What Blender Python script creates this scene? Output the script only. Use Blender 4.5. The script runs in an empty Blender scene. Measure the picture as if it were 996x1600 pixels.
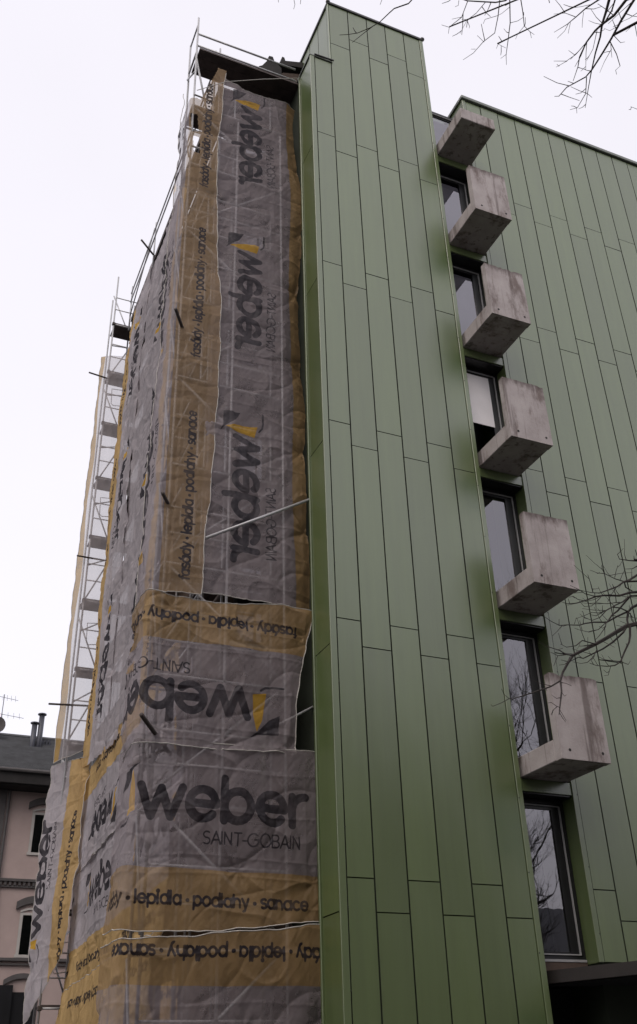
import bpy, math, random
import numpy as np
from mathutils import Matrix, Vector

# ------------------------------------------------------------------ camera, sky, sun, exposure
sc = bpy.context.scene
CAMPOS = (-9.25, -11.888, 1.636)
cam_d = bpy.data.cameras.new('camera'); cam = bpy.data.objects.new('camera', cam_d)
sc.collection.objects.link(cam); sc.camera = cam
cam_d.sensor_fit = 'VERTICAL'; cam_d.sensor_height = 24.0; cam_d.lens = 22.736
cam_d.clip_start = 0.05; cam_d.clip_end = 3000
def cam_axes(yaw, p, r):
    fw = Vector((math.sin(yaw)*math.cos(p), math.cos(yaw)*math.cos(p), math.sin(p)))
    rt = Vector((math.cos(yaw), -math.sin(yaw), 0)); up = rt.cross(fw)
    return math.cos(r)*rt+math.sin(r)*up, -math.sin(r)*rt+math.cos(r)*up, fw
_r, _u, _f = cam_axes(math.radians(24.109), math.radians(30.874), math.radians(-1.752))
cam.matrix_world = Matrix(((_r.x, _u.x, -_f.x, CAMPOS[0]), (_r.y, _u.y, -_f.y, CAMPOS[1]), (_r.z, _u.z, -_f.z, CAMPOS[2]), (0, 0, 0, 1)))

SUN_EL, SUN_AZ = 48.0, 222.0      # azimuth clockwise from +y
w = bpy.data.worlds.new('World'); sc.world = w; w.use_nodes = True
nt = w.node_tree; nt.nodes.clear()
wo = nt.nodes.new('ShaderNodeOutputWorld')
sky = nt.nodes.new('ShaderNodeTexSky'); sky.sky_type = 'NISHITA'; sky.sun_disc = False
sky.sun_elevation = math.radians(SUN_EL); sky.sun_rotation = math.radians(SUN_AZ)
sky.air_density = 1.0; sky.dust_density = 6.0; sky.ozone_density = 1.0
b1 = nt.nodes.new('ShaderNodeBackground'); b1.inputs['Strength'].default_value = 0.05
b2 = nt.nodes.new('ShaderNodeBackground'); b2.inputs['Color'].default_value = (0.93, 0.885, 0.925, 1); b2.inputs['Strength'].default_value = 0.92
_tc = nt.nodes.new('ShaderNodeTexCoord'); _cn = nt.nodes.new('ShaderNodeTexNoise'); _cn.inputs['Scale'].default_value = 1.6; _cn.inputs['Detail'].default_value = 4
_mr = nt.nodes.new('ShaderNodeMapRange'); _mr.inputs['From Min'].default_value = .3; _mr.inputs['From Max'].default_value = .7; _mr.inputs['To Min'].default_value = .93; _mr.inputs['To Max'].default_value = 1.0
nt.links.new(_tc.outputs['Generated'], _cn.inputs['Vector']); nt.links.new(_cn.outputs['Fac'], _mr.inputs['Value']); nt.links.new(_mr.outputs[0], b2.inputs['Strength'])   # soft cloud layer
ad = nt.nodes.new('ShaderNodeAddShader')
nt.links.new(sky.outputs[0], b1.inputs['Color']); nt.links.new(b1.outputs[0], ad.inputs[0]); nt.links.new(b2.outputs[0], ad.inputs[1])
nt.links.new(ad.outputs[0], wo.inputs[0])
sd = bpy.data.lights.new('sun', 'SUN'); sun = bpy.data.objects.new('sun', sd); sc.collection.objects.link(sun)
sd.energy = 0.5; sd.angle = math.radians(40); sd.color = (1.0, 0.96, 0.92)
_e, _a = math.radians(SUN_EL), math.radians(SUN_AZ)
_d = Vector((math.sin(_a)*math.cos(_e), math.cos(_a)*math.cos(_e), math.sin(_e)))
sun.rotation_euler = _d.to_track_quat('Z', 'Y').to_euler(); sun.location = (0, -20, 40)
sc.view_settings.view_transform = 'Standard'; sc.view_settings.look = 'None'
sc.view_settings.exposure = 0.0; sc.view_settings.gamma = 1.0; sc.view_settings.use_curve_mapping = False

# ------------------------------------------------------------------ helpers
COL = sc.collection
rng = random.Random(7)
def link(name, me, parent=None, m=None):
    o = bpy.data.objects.new(name, me); COL.objects.link(o)
    if parent is not None: o.parent = parent
    if m is not None and me is not None and not me.materials: me.materials.append(m)
    return o
def thing(name, label, cat, loc=(0, 0, 0), group=None):
    o = bpy.data.objects.new(name, None); COL.objects.link(o); o.location = loc
    o.empty_display_size = .2
    tag(o, label, cat, group); return o
def tag(o, label, cat, group=None):
    o['label'] = label; o['category'] = cat
    if group: o['group'] = group
    return o
class MB:
    """collects boxes, tubes and polygons, in world coordinates; build() makes one mesh object"""
    def __init__(s): s.v = []; s.f = []
    def poly(s, pts):
        i = len(s.v); s.v += [tuple(p) for p in pts]; s.f.append(tuple(range(i, i+len(pts)))); return s
    def box(s, x0, x1, y0, y1, z0, z1):
        i = len(s.v)
        s.v += [(x0,y0,z0),(x1,y0,z0),(x1,y1,z0),(x0,y1,z0),(x0,y0,z1),(x1,y0,z1),(x1,y1,z1),(x0,y1,z1)]
        s.f += [tuple(i+k for k in f) for f in ((0,3,2,1),(4,5,6,7),(0,1,5,4),(1,2,6,5),(2,3,7,6),(3,0,4,7))]; return s
    def bbox(s, x0, x1, y0, y1, z0, z1, b=.01):
        """box with chamfered edges"""
        i = len(s.v)
        def ring(z, q):
            return [(x0+q+b,y0+q,z),(x1-q-b,y0+q,z),(x1-q,y0+q+b,z),(x1-q,y1-q-b,z),(x1-q-b,y1-q,z),(x0+q+b,y1-q,z),(x0+q,y1-q-b,z),(x0+q,y0+q+b,z)]
        for z, q in ((z0, b), (z0+b, 0), (z1-b, 0), (z1, b)): s.v += ring(z, q)
        s.f.append(tuple(i+k for k in reversed(range(8)))); s.f.append(tuple(i+24+k for k in range(8)))
        for r in range(3):
            for k in range(8):
                s.f.append((i+r*8+k, i+r*8+(k+1) % 8, i+(r+1)*8+(k+1) % 8, i+(r+1)*8+k))
        return s
    def tube(s, pts, r, n=6, cap=True):
        pts = [Vector(p) for p in pts]
        rs = r if isinstance(r, (list, tuple)) else [r]*len(pts)
        i0 = len(s.v); prev = None
        for k, p in enumerate(pts):
            d = (pts[min(k+1, len(pts)-1)]-pts[max(k-1, 0)])
            if d.length < 1e-9: d = Vector((0, 0, 1))
            d.normalize()
            if prev is None:
                a = Vector((0, 0, 1)) if abs(d.z) < .9 else Vector((1, 0, 0))
                prev = (a-d*a.dot(d)).normalized()
            else:
                prev = prev-d*prev.dot(d)
                if prev.length < 1e-6: prev = Vector((1, 0, 0))-d*d.x
                prev.normalize()
            b = d.cross(prev)
            for j in range(n):
                t = 2*math.pi*j/n
                q = p+(prev*math.cos(t)+b*math.sin(t))*rs[k]; s.v.append((q.x, q.y, q.z))
        for k in range(len(pts)-1):
            for j in range(n):
                s.f.append((i0+k*n+j, i0+k*n+(j+1) % n, i0+(k+1)*n+(j+1) % n, i0+(k+1)*n+j))
        if cap:
            s.f.append(tuple(i0+j for j in reversed(range(n)))); e = i0+(len(pts)-1)*n
            s.f.append(tuple(e+j for j in range(n)))
        return s
    def mesh(s, name='m', smooth=False):
        me = bpy.data.meshes.new(name); me.from_pydata(s.v, [], s.f)
        if smooth: me.polygons.foreach_set('use_smooth', [True]*len(me.polygons))
        me.update(); return me
    def build(s, name, m, parent=None, smooth=False):
        return link(name, s.mesh(name, smooth), parent, m)

# ------------------------------------------------------------------ materials
def new_mat(name):
    m = bpy.data.materials.new(name); m.use_nodes = True
    t = m.node_tree; p = t.nodes['Principled BSDF']; return m, t, p
class NT:
    def __init__(s, t): s.t = t
    def n(s, typ, **k):
        o = s.t.nodes.new(typ)
        for a, b in k.items(): setattr(o, a, b)
        return o
    def l(s, a, b): s.t.links.new(a, b)
    def math(s, op, a, b=None, c=None, clamp=False):
        o = s.n('ShaderNodeMath', operation=op); o.use_clamp = clamp
        for i, x in enumerate((a, b, c)):
            if x is None: continue
            if isinstance(x, (int, float)): o.inputs[i].default_value = x
            else: s.l(x, o.inputs[i])
        return o.outputs[0]
    def noise(s, vec, scale, detail=4, rough=.6):
        o = s.n('ShaderNodeTexNoise'); o.inputs['Scale'].default_value = scale; o.inputs['Detail'].default_value = detail; o.inputs['Roughness'].default_value = rough
        if vec is not None: s.l(vec, o.inputs['Vector'])
        return o.outputs['Fac']
    def mapv(s, vec, sc_=(1, 1, 1), loc=(0, 0, 0)):
        o = s.n('ShaderNodeMapping'); o.inputs['Scale'].default_value = sc_; o.inputs['Location'].default_value = loc; s.l(vec, o.inputs['Vector']); return o.outputs[0]
    def ramp(s, fac, stops):
        o = s.n('ShaderNodeValToRGB'); e = o.color_ramp.elements
        while len(e) < len(stops): e.new(.5)
        for el, (p, c) in zip(e, stops): el.position = p; el.color = c if len(c) == 4 else (*c, 1)
        s.l(fac, o.inputs[0]); return o.outputs[0]
    def mix(s, fac, a, b, mode='MIX'):
        o = s.n('ShaderNodeMix', data_type='RGBA', blend_type=mode)
        for i, x in ((0, fac), (6, a), (7, b)):
            if isinstance(x, (int, float)): o.inputs[i].default_value = x
            elif isinstance(x, tuple): o.inputs[i].default_value = x if len(x) == 4 else (*x, 1)
            else: s.l(x, o.inputs[i])
        return o.outputs[2]
    def bump(s, h, strength, dist, target):
        o = s.n('ShaderNodeBump'); o.inputs['Strength'].default_value = strength; o.inputs['Distance'].default_value = dist
        s.l(h, o.inputs['Height']); s.l(o.outputs[0], target); return o
    def pos(s): return s.n('ShaderNodeNewGeometry').outputs['Position']
    def smooth(s, x, a, b):
        o = s.n('ShaderNodeMapRange', interpolation_type='SMOOTHSTEP'); o.inputs['From Min'].default_value = a; o.inputs['From Max'].default_value = b
        s.l(x, o.inputs['Value']); return o.outputs[0]
M = {}
def simple(name, col, rough=.6, var=.15, scale=3.0, metal=0.0, bump=0.0, spec=.5):
    m, t, p = new_mat(name); g = NT(t); po = g.pos()
    f = g.noise(po, scale, 5)
    c = g.ramp(f, [(.3, tuple(x*(1-var) for x in col)), (.7, tuple(min(1, x*(1+var)) for x in col))])
    g.l(c, p.inputs['Base Color']); p.inputs['Roughness'].default_value = rough; p.inputs['Metallic'].default_value = metal
    p.inputs['Specular IOR Level'].default_value = spec
    if bump: g.bump(g.noise(po, scale*8, 4), bump, .02, p.inputs['Normal'])
    M[name] = m; return m

def cladding(name, base, stains=True):
    m, t, p = new_mat(name); g = NT(t); po = g.pos()
    info = g.n('ShaderNodeObjectInfo')
    v = g.math('MULTIPLY_ADD', info.outputs['Random'], .18, .91)
    big = g.noise(g.mapv(po, (.5, .5, .25)), 1.0, 4)
    v2 = g.math('MULTIPLY', v, g.math('MULTIPLY_ADD', big, .24, .88))
    streak = g.noise(g.mapv(po, (7, 7, .35)), 1.0, 5, .65)
    v3 = g.math('MULTIPLY', v2, g.math('MULTIPLY_ADD', streak, .44, .78))
    comb = g.n('ShaderNodeCombineXYZ'); g.l(v3, comb.inputs[0]); g.l(v3, comb.inputs[1]); g.l(v3, comb.inputs[2])
    mul = g.mix(1.0, (*base, 1), comb.outputs[0], 'MULTIPLY')
    out = mul
    if stains:                      # green algae blooms where the balconies drip on the tower's edge
        sep = g.n('ShaderNodeSeparateXYZ'); g.l(po, sep.inputs[0])
        nz = g.noise(g.mapv(po, (1.4, 1.4, 1.0)), 1.0, 3)
        zz = g.math('ADD', sep.outputs[2], g.math('MULTIPLY_ADD', nz, .9, -.45))
        fr = g.math('FRACT', g.math('MULTIPLY', g.math('ADD', zz, .25), 1/3.0))
        a = g.math('MULTIPLY', g.smooth(fr, .56, .72), g.math('SUBTRACT', 1.0, g.smooth(fr, .86, .98)))
        xx = g.math('ADD', sep.outputs[0], g.math('MULTIPLY_ADD', nz, .7, -.35))
        bx = g.math('MULTIPLY', g.smooth(xx, -.95, -.45), g.math('LESS_THAN', sep.outputs[0], .3))
        k = g.math('MULTIPLY', g.math('MULTIPLY', a, bx), .62)
        k = g.math('MULTIPLY', k, g.math('LESS_THAN', sep.outputs[2], 19.5))
        out = g.mix(k, mul, (.045, .082, .014))
    g.l(out, p.inputs['Base Color'])
    g.l(g.math('MULTIPLY_ADD', big, .16, .25), p.inputs['Roughness'])
    p.inputs['IOR'].default_value = 1.98; p.inputs['Specular IOR Level'].default_value = .5
    h = g.math('ADD', g.noise(g.mapv(po, (1.3, 1.3, .5)), 1.0, 2), g.math('MULTIPLY', g.noise(po, 60, 2), .012))
    g.bump(h, .35, .03, p.inputs['Normal'])
    M[name] = m
cladding('cladding', (.091, .127, .045))
cladding('trim', (.098, .134, .052), False)
simple('seam_shade', (.024, .032, .018), .9, .1)  # panel rim colour: the shade inside the grooves put into the paint
simple('backing', (.022, .029, .017), .8, .1)
simple('coping', (.035, .035, .034), .45, .2)
simple('coping_grey', (.15, .165, .145), .4, .1)
simple('rivet_dark', (.03, .032, .025), .5, .1)
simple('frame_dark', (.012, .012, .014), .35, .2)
simple('frame_light', (.33, .33, .34), .35, .1)
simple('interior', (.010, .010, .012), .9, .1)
simple('blind', (.72, .69, .70), .7, .04)
simple('asphalt', (.038, .038, .040), .9, .25, 2.0, bump=.3)
simple('paving', (.075, .073, .072), .9, .2, 2.0, bump=.3)
simple('galv', (.42, .42, .43), .42, .15, 5.0, metal=.25)
simple('rusty', (.045, .034, .030), .7, .35, 8.0)
simple('deck_wood', (.060, .044, .042), .8, .35, 4.0)
simple('block_wall', (.065, .045, .036), .9, .4, 1.2, bump=.4)
simple('block_dark', (.02, .018, .018), .9, .3, 2)
simple('canopy', (.017, .013, .012), .7, .25, 5.0)
simple('bark', (.040, .033, .030), .9, .3, 9.0)
simple('hem', (.42, .40, .37), .7, .1)
simple('house_pink', (.41, .32, .30), .9, .07, 1.5)
simple('house_dark', (.085, .078, .078), .85, .15, 3)
simple('house_trim', (.42, .40, .38), .7, .08)
simple('house_curtain', (.11, .115, .115), .8, .3, 6)
simple('slate', (.075, .078, .085), .6, .25, 3)
simple('pipe', (.055, .058, .075), .45, .15)
simple('rear_wall', (.16, .14, .12), .9, .2, .6)
def concrete():
    m, t, p = new_mat('concrete'); g = NT(t); po = g.pos()
    a = g.noise(po, 1.6, 6, .65); b = g.noise(g.mapv(po, (2.2, 2.2, .8), (3, 1, 7)), 1.0, 6, .7); c = g.noise(po, 28, 4, .7)
    base = g.ramp(a, [(.25, (.25, .218, .212)), (.5, (.355, .318, .312)), (.75, (.435, .398, .390))])
    stain = g.math('MULTIPLY', g.smooth(b, .50, .66), .82)
    col = g.mix(stain, base, (.12, .088, .078))
    col = g.mix(g.math('MULTIPLY', g.smooth(c, .55, .75), .35), col, (.20, .165, .155))
    # dark weathering along the upper rim of each parapet (rim heights repeat every storey)
    sep = g.n('ShaderNodeSeparateXYZ'); g.l(po, sep.inputs[0])
    fr = g.math('FRACT', g.math('MULTIPLY', g.math('SUBTRACT', sep.outputs[2], 7.29), 1/3.0))
    rim = g.smooth(g.math('ADD', fr, g.math('MULTIPLY_ADD', g.noise(g.mapv(po, (6, 6, 1.5)), 1.0, 5, .7), .20, -.11)), .92, 1.0)
    col = g.mix(g.math('MULTIPLY', rim, .85), col, (.075, .055, .05))
    runs = g.noise(g.mapv(po, (5.5, 5.5, .25), (9, 2, 0)), 1.0, 4, .6)
    col = g.mix(g.math('MULTIPLY', g.smooth(runs, .54, .66), .70), col, (.095, .072, .066))
    g.l(col, p.inputs['Base Color']); p.inputs['Roughness'].default_value = .9
    g.bump(g.math('ADD', c, g.math('MULTIPLY', a, 2)), .4, .012, p.inputs['Normal'])
    M['concrete'] = m
concrete()
def glass():
    m, t, p = new_mat('glass'); g = NT(t); t.nodes.remove(p)
    gl = g.n('ShaderNodeBsdfGlossy'); gl.inputs['Roughness'].default_value = .012; gl.inputs['Color'].default_value = (.92, .90, .95, 1)
    tr = g.n('ShaderNodeBsdfTransparent'); tr.inputs['Color'].default_value = (.62, .64, .68, 1)
    fr = g.n('ShaderNodeFresnel'); fr.inputs['IOR'].default_value = 2.5
    bp = g.n('ShaderNodeBump'); bp.inputs['Strength'].default_value = .06; bp.inputs['Distance'].default_value = .02
    g.l(g.noise(g.pos(), 1.6, 2), bp.inputs['Height']); g.l(bp.outputs[0], gl.inputs['Normal']); 
    mx = g.n('ShaderNodeMixShader'); g.l(fr.outputs[0], mx.inputs[0]); g.l(tr.outputs[0], mx.inputs[1]); g.l(gl.outputs[0], mx.inputs[2])
    g.l(mx.outputs[0], t.nodes['Material Output'].inputs['Surface']); M['glass'] = m
glass()
def netting(name, opacity, grey=(.285, .245, .255), ochre=(.31, .205, .098), trans=.3):
    """printed debris netting: ink, yellow and band come as signed distances stored on the sheet"""
    m, t, p = new_mat(name); g = NT(t); t.nodes.remove(p)
    def att(n):
        a = g.n('ShaderNodeAttribute'); a.attribute_name = n; return a.outputs['Fac']
    po = g.pos()
    wv = g.noise(po, 2.2, 5, .6)
    gcol = g.ramp(wv, [(.25, tuple(c*.86 for c in grey)), (.75, tuple(c*1.12 for c in grey))])
    ocol = g.ramp(wv, [(.25, tuple(c*.85 for c in ochre)), (.75, tuple(c*1.15 for c in ochre))])
    ragged = g.math('MULTIPLY_ADD', g.noise(po, 90, 2), .006, -.003)
    band = g.math('SUBTRACT', 1.0, g.smooth(att('band'), -.006, .006))
    col = g.mix(band, gcol, ocol)
    yel = g.math('SUBTRACT', 1.0, g.smooth(g.math('ADD', att('yel'), ragged), -.004, .004))
    col = g.mix(yel, col, (.62, .36, .045))
    ink = g.math('SUBTRACT', 1.0, g.smooth(g.math('ADD', att('ink'), ragged), -.004, .004))
    fade = g.math('MULTIPLY', ink, g.math('MULTIPLY_ADD', g.smooth(g.noise(po, 3.1, 4, .65), .32, .62), .16, .83))
    col = g.mix(fade, col, (.020, .016, .020))
    df = g.n('ShaderNodeBsdfDiffuse'); g.l(col, df.inputs['Color'])
    tl = g.n('ShaderNodeBsdfTranslucent'); g.l(col, tl.inputs['Color'])
    sh = g.n('ShaderNodeBsdfGlossy'); sh.inputs['Roughness'].default_value = .45; sh.inputs['Color'].default_value = (.75, .75, .78, 1)
    h = g.math('ADD', g.noise(g.mapv(po, (5, 5, 3)), 1.0, 5, .6), g.math('MULTIPLY', g.noise(po, 26, 3), .35))
    bp = g.n('ShaderNodeBump'); bp.inputs['Strength'].default_value = .55; bp.inputs['Distance'].default_value = .03
    g.l(h, bp.inputs['Height'])
    for q in (df, tl, sh): g.l(bp.outputs[0], q.inputs['Normal'])
    m1 = g.n('ShaderNodeMixShader'); m1.inputs[0].default_value = trans; g.l(df.outputs[0], m1.inputs[1]); g.l(tl.outputs[0], m1.inputs[2])
    m2 = g.n('ShaderNodeMixShader'); m2.inputs[0].default_value = .025; g.l(m1.outputs[0], m2.inputs[1]); g.l(sh.outputs[0], m2.inputs[2])
    tp = g.n('ShaderNodeBsdfTransparent')
    op = g.math('ADD', g.math('MULTIPLY_ADD', wv, .10, opacity-.05), g.math('ADD', g.math('MULTIPLY', fade, .42), g.math('MULTIPLY', band, .12 if opacity > .53 else .3)), clamp=True)
    m3 = g.n('ShaderNodeMixShader'); g.l(op, m3.inputs[0]); g.l(tp.outputs[0], m3.inputs[1]); g.l(m2.outputs[0], m3.inputs[2])
    g.l(m3.outputs[0], t.nodes['Material Output'].inputs['Surface']); M[name] = m
netting('net_front', .57)
netting('net_corner', .54, grey=(.38, .335, .35), ochre=(.31, .212, .120), trans=.35)
netting('net_side', .92, grey=(.46, .42, .435), ochre=(.52, .35, .15), trans=.45)  # paler than the front netting: the side's brighter light put into the colour
netting('net_end', .52, grey=(.50, .46, .47), ochre=(.55, .36, .12), trans=.5)
# ------------------------------------------------------------------ the setting: ground
g_ = MB().poly([(-400, -400, 0), (400, -400, 0), (400, 400, 0), (-400, 400, 0)]).build('ground', M['asphalt']); g_['kind'] = 'structure'
g_ = MB().box(-40, 40, -4.0, 1.0, .004, .12).build('pavement', M['paving']); g_['kind'] = 'structure'

# ------------------------------------------------------------------ green clad volumes
TY, WY = 1.0, 1.12                # fronts of the tower and of the long facade
GAPX, GAPZ, TH = .025, .017, .03
ODD = [.14, 4.20, 8.165, 12.085, 16.065, 20.045, 23.965]
EVEN = [.14, 3.755, 7.72, 11.63, 15.60, 19.60, 23.53]
_pm = {}
def panel_mesh(wd, ht):
    """one cladding tray: thin box with a faint bow and rims coloured dark for the groove shade; origin at its lower left back"""
    key = (round(wd, 3), round(ht, 3))
    if key in _pm: return _pm[key]
    xs = [0, wd*.5, wd]; zs = [0, ht*.5, ht]; bow = ((0, .0004, 0), (.0006, .0016, .0006), (0, .0004, 0))
    v = [(x, -TH-bow[j][i], z) for j, z in enumerate(zs) for i, x in enumerate(xs)]
    f = [(j*3+i, j*3+i+1, j*3+i+4, j*3+i+3) for j in range(2) for i in range(2)]
    n = len(v); v += [(0, 0, 0), (wd, 0, 0), (wd, 0, ht), (0, 0, ht)]
    # the folded rims: own vertices so that the front keeps a crisp edge
    r = len(v); v += [v[k] for k in (0, 1, 2, 5, 8, 7, 6, 3)]
    f += [(n, n+1, r+2, r+1, r), (n+1, n+2, r+4, r+3, r+2), (n+2, n+3, r+6, r+5, r+4), (n+3, n, r, r+7, r+6)]
    me = bpy.data.meshes.new('panel'); me.from_pydata(v, [], f); me.materials.append(M['cladding']); me.materials.append(M['seam_shade'])
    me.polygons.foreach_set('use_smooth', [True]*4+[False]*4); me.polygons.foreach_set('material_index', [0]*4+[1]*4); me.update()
    _pm[key] = me; return me
def column(par, x0, x1, ys, ztop, levels, side=False, zbot=.14, lo=None):
    """a column of panels; on a front (facing -y) between x0..x1 at y=ys, or (side) facing -x between y x0..x1 at x=ys"""
    lv = [z for z in levels if zbot < z < ztop-.05]; b = [zbot]+[z for z in lv]+[ztop]
    if b[1]-b[0] < .2: b.pop(1)
    for a, c in zip(b[:-1], b[1:]):
        me = panel_mesh(x1-x0-GAPX, c-a-GAPZ)
        o = link('panel', me, par)
        t1, t2 = rng.uniform(-.0022, .0022), rng.uniform(-.0010, .0010)
        if side:
            o.location = (ys, x1-GAPX/2, a+GAPZ/2); o.rotation_euler = (0, t2, -math.pi/2+t1)
        else:
            o.location = (x0+GAPX/2, ys+.030, a+GAPZ/2); o.rotation_euler = (t2, 0, t1)

tower = thing('stair_tower', 'tall green metal-clad tower with staggered panels and dark roof edge, next to the netted scaffold', 'tower')
TX = [-3.33, -2.79, -2.262, -1.732, -1.206, -.672, -.115]
TB = TY+.032                      # face of the backing wall
core = MB().box(-3.30, -.145, TB, 5.0, 0, 22.70).box(-2.76, -.145, TB, 5.0, 22.70, 25.12)
core.build('wall', M['backing'], tower)
for i in range(6):
    x0, x1 = TX[i], TX[i+1]
    if i == 0: x0 += .105
    if i == 5: x1 -= .085
    if i == 1:
        column(tower, x0, x1, TY, 25.12, EVEN)
    else:
        column(tower, x0, x1, TY, 22.72 if i == 0 else 25.12, ODD if i % 2 == 0 else EVEN)
# folded corner trims
def trim(par, x0, x1, y0, y1, z0, z1, m='trim'):
    MB().bbox(x0, x1, y0, y1, z0, z1, .006).build('corner_trim', M[m], par)
trim(tower, -3.345, -3.233, TY-.012, TB, .14, 22.74)
trim(tower, -.197, -.100, TY-.014, TB+.3, .14, 25.12)
trim(tower, -2.815, -2.79, TY-.008, TY+.09, 22.85, 25.13)
# side of the lower bay and of the tower head
column(tower, TY+.035, 1.64, -3.302, 22.70, EVEN, side=True)
column(tower, TY+.12, 1.66, -2.765, 25.12, [], side=True, zbot=22.80)
column(tower, 1.66, 2.20, -2.765, 25.12, [], side=True, zbot=22.80)
column(tower, 2.20, 2.74, -2.765, 25.12, [], side=True, zbot=22.80)
column(tower, 2.74, 3.28, -2.765, 25.12, [], side=True, zbot=22.80)
trim(tower, -3.36, -3.29, 1.645, 1.70, .14, 22.76)
MB().box(-3.36, -2.775, TY-.02, 2.6, 22.745, 22.775).build('coping', M['coping_grey'], tower)
MB().tube([(-3.24, TY-.03, 22.79), (-2.74, TY-.04, 22.80)], .022, 6).build('drip_edge', M['coping'], tower)
MB().bbox(-2.83, -.085, TY-.035, TY+.05, 25.125, 25.21, .012).bbox(-2.83, -2.74, TY+.05, 5.0, 25.125, 25.21, .012).bbox(-.17, -.085, TY+.05, 5.0, 25.125, 25.21, .012).build('coping', M['coping'], tower)
for x in (-2.80, -.10):
    MB().bbox(x-.05, x+.05, TY-.055, TY+.03, 25.16, 25.25, .02).build('coping_corner', M['coping'], tower)
MB().box(-2.76, -.145, TB+.05, 5.0, 25.10, 25.13).build('roof', M['coping'], tower)
def rivets(par, pts, r=.011):
    mb = MB()
    for (x, y, z, ax) in pts:
        d = (0, -.006, 0) if ax == 'y' else (-.006, 0, 0)
        mb.tube([(x, y+.004, z), (x+d[0], y+d[1], z+d[2])], r, 6)
    o = mb.build('rivets', M['rivet_dark'], par); o['kind'] = 'stuff'
pts = []
z = .7
while z < 22.5:
    pts.append((-3.225+rng.uniform(-.004, .004), TY-.008, z, 'y')); pts.append((-3.324, 1.625, z+.2, 'x')); z += 1.06+rng.uniform(-.1, .1)
z = .9
while z < 24.9:
    pts.append((-.185, TY-.014, z, 'y')); z += 1.2+rng.uniform(-.1, .1)
rivets(tower, pts)

# ------------------------------------------------------------------ long facade with the balcony column
bld = thing('apartment_building', 'long green panel-clad apartment block with a column of concrete balconies right of the tower', 'building')
WX = [.975]+[1.5+.5235*i for i in range(29)]
WB = WY+.032
ww = MB()
ww.box(.99, WX[-1], WB, 9, 0, 23.48)
ww.build('wall', M['backing'], bld)
for i in range(len(WX)-1):
    x0, x1 = WX[i], WX[i+1]
    if i == 0: x0 += .085
    column(bld, x0, x1, WY, 23.44, [z+.04 for z in (ODD if i % 2 == 0 else EVEN)], zbot=3.2)
MB().bbox(.963, 1.062, WY-.010, WY+.06, 3.2, 23.46, .006).build('corner_trim', M['trim'], bld)
MB().bbox(.93, WX[-1]+.02, WY-.06, WY+.10, 23.47, 23.58, .012).bbox(.93, 1.05, WY+.10, 9, 23.47, 23.58, .012).build('coping', M['coping_grey'], bld)
pts = []
z = 3.6
while z < 23.2:
    pts.append((1.05, WY-.008, z, 'y')); z += 1.05+rng.uniform(-.1, .1)
rivets(bld, pts)
# recess between tower and facade
RX0, RX1, RY = -.10, .975, 1.42
MB().box(RX1-.006, RX1+.016, WY+.0605, 2.2, 3.2, 23.46).build('reveal', M['trim'], bld)
MB().box(RX0-.04, RX0-.01, WY+.25, 2.2, 0, 23.0).build('reveal', M['trim'], bld)
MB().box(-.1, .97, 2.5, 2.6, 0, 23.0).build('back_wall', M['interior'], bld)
# top fascia of the recess
MB().box(RX0, RX1-.01, 1.95, 2.4, 23.05, 23.62).build('fascia', M['cladding'], bld)
MB().box(RX0, RX1-.01, 1.93, 2.4, 23.62, 23.68).build('coping', M['coping_grey'], bld)
H = 3.0
for k in range(7):
    z0, z1 = 3.25+H*k, 5.62+H*k
    if k == 6: z1 = 22.95
    # lintel panel below each balcony, dark soffit behind it
    if k < 6:
        MB().bbox(RX0, RX1-.008, WY+.012, RY+.02, z1+.07, z1+.275, .005).build('lintel', M['trim'], bld)
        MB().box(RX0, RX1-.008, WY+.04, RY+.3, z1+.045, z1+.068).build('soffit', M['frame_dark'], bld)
    # window: outer frame, bright bead, sash and pane
    wi = MB()
    wi.box(RX0, RX1-.012, RY, RY+.09, z0, z0+.055).box(RX0, RX1-.012, RY, RY+.09, z1-.02, z1+.04)
    wi.box(RX1-.07, RX1-.012, RY, RY+.09, z0+.055, z1-.02)
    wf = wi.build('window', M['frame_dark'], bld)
    MB().box(RX1-.105, RX1-.085, RY-.006, RY+.02, z0+.075, z1-.045).box(RX0, RX1-.105, RY-.006, RY+.02, z0+.075, z0+.092).box(RX0, RX1-.085, RY-.006, RY+.02, z1-.06, z1-.045).build('bead', M['frame_light'], wf)
    MB().box(RX0, RX1-.02, RY-.03, RY-.001, z0-.022, z0+.012).build('sill', M['frame_light'], wf)
    sash = MB().box(RX1-.25, RX1-.107, RY+.025, RY+.08, z0+.095, z1-.062)
    sash.box(RX0, RX1-.107, RY+.026, RY+.079, z0+.056, z0+.12).box(RX0, RX1-.107, RY+.026, RY+.079, z1-.11, z1-.021)
    sash.build('sash', M['frame_dark'], wf)
    zp = z0+.98 if k == 3 else z0+.12           # one sash stands open below its blind
    MB().poly([(RX0, RY+.045, zp), (RX1-.25, RY+.045, zp), (RX1-.25, RY+.045, z1-.11), (RX0, RY+.045, z1-.11)]).build('pane', M['glass'], wf)
    if k == 3:
        MB().box(RX0, RX1-.24, RY+.012, RY+.022, z0+.98, z1-.12).build('blind', M['blind'], wf)
    if k > 3: MB().box(RX0, RX1-.26, RY+.075, RY+.085, z0+.12, z1-.2).build('blind', M['blind'], wf)  # pale blinds added behind the upper panes to brighten them
    # brick strip under the sill
    if k == 0: MB().box(RX0, RX1-.012, RY-.02, RY+.2, z0-.30, z0-.024).build('sill_brick', M['block_wall'], bld)
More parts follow.
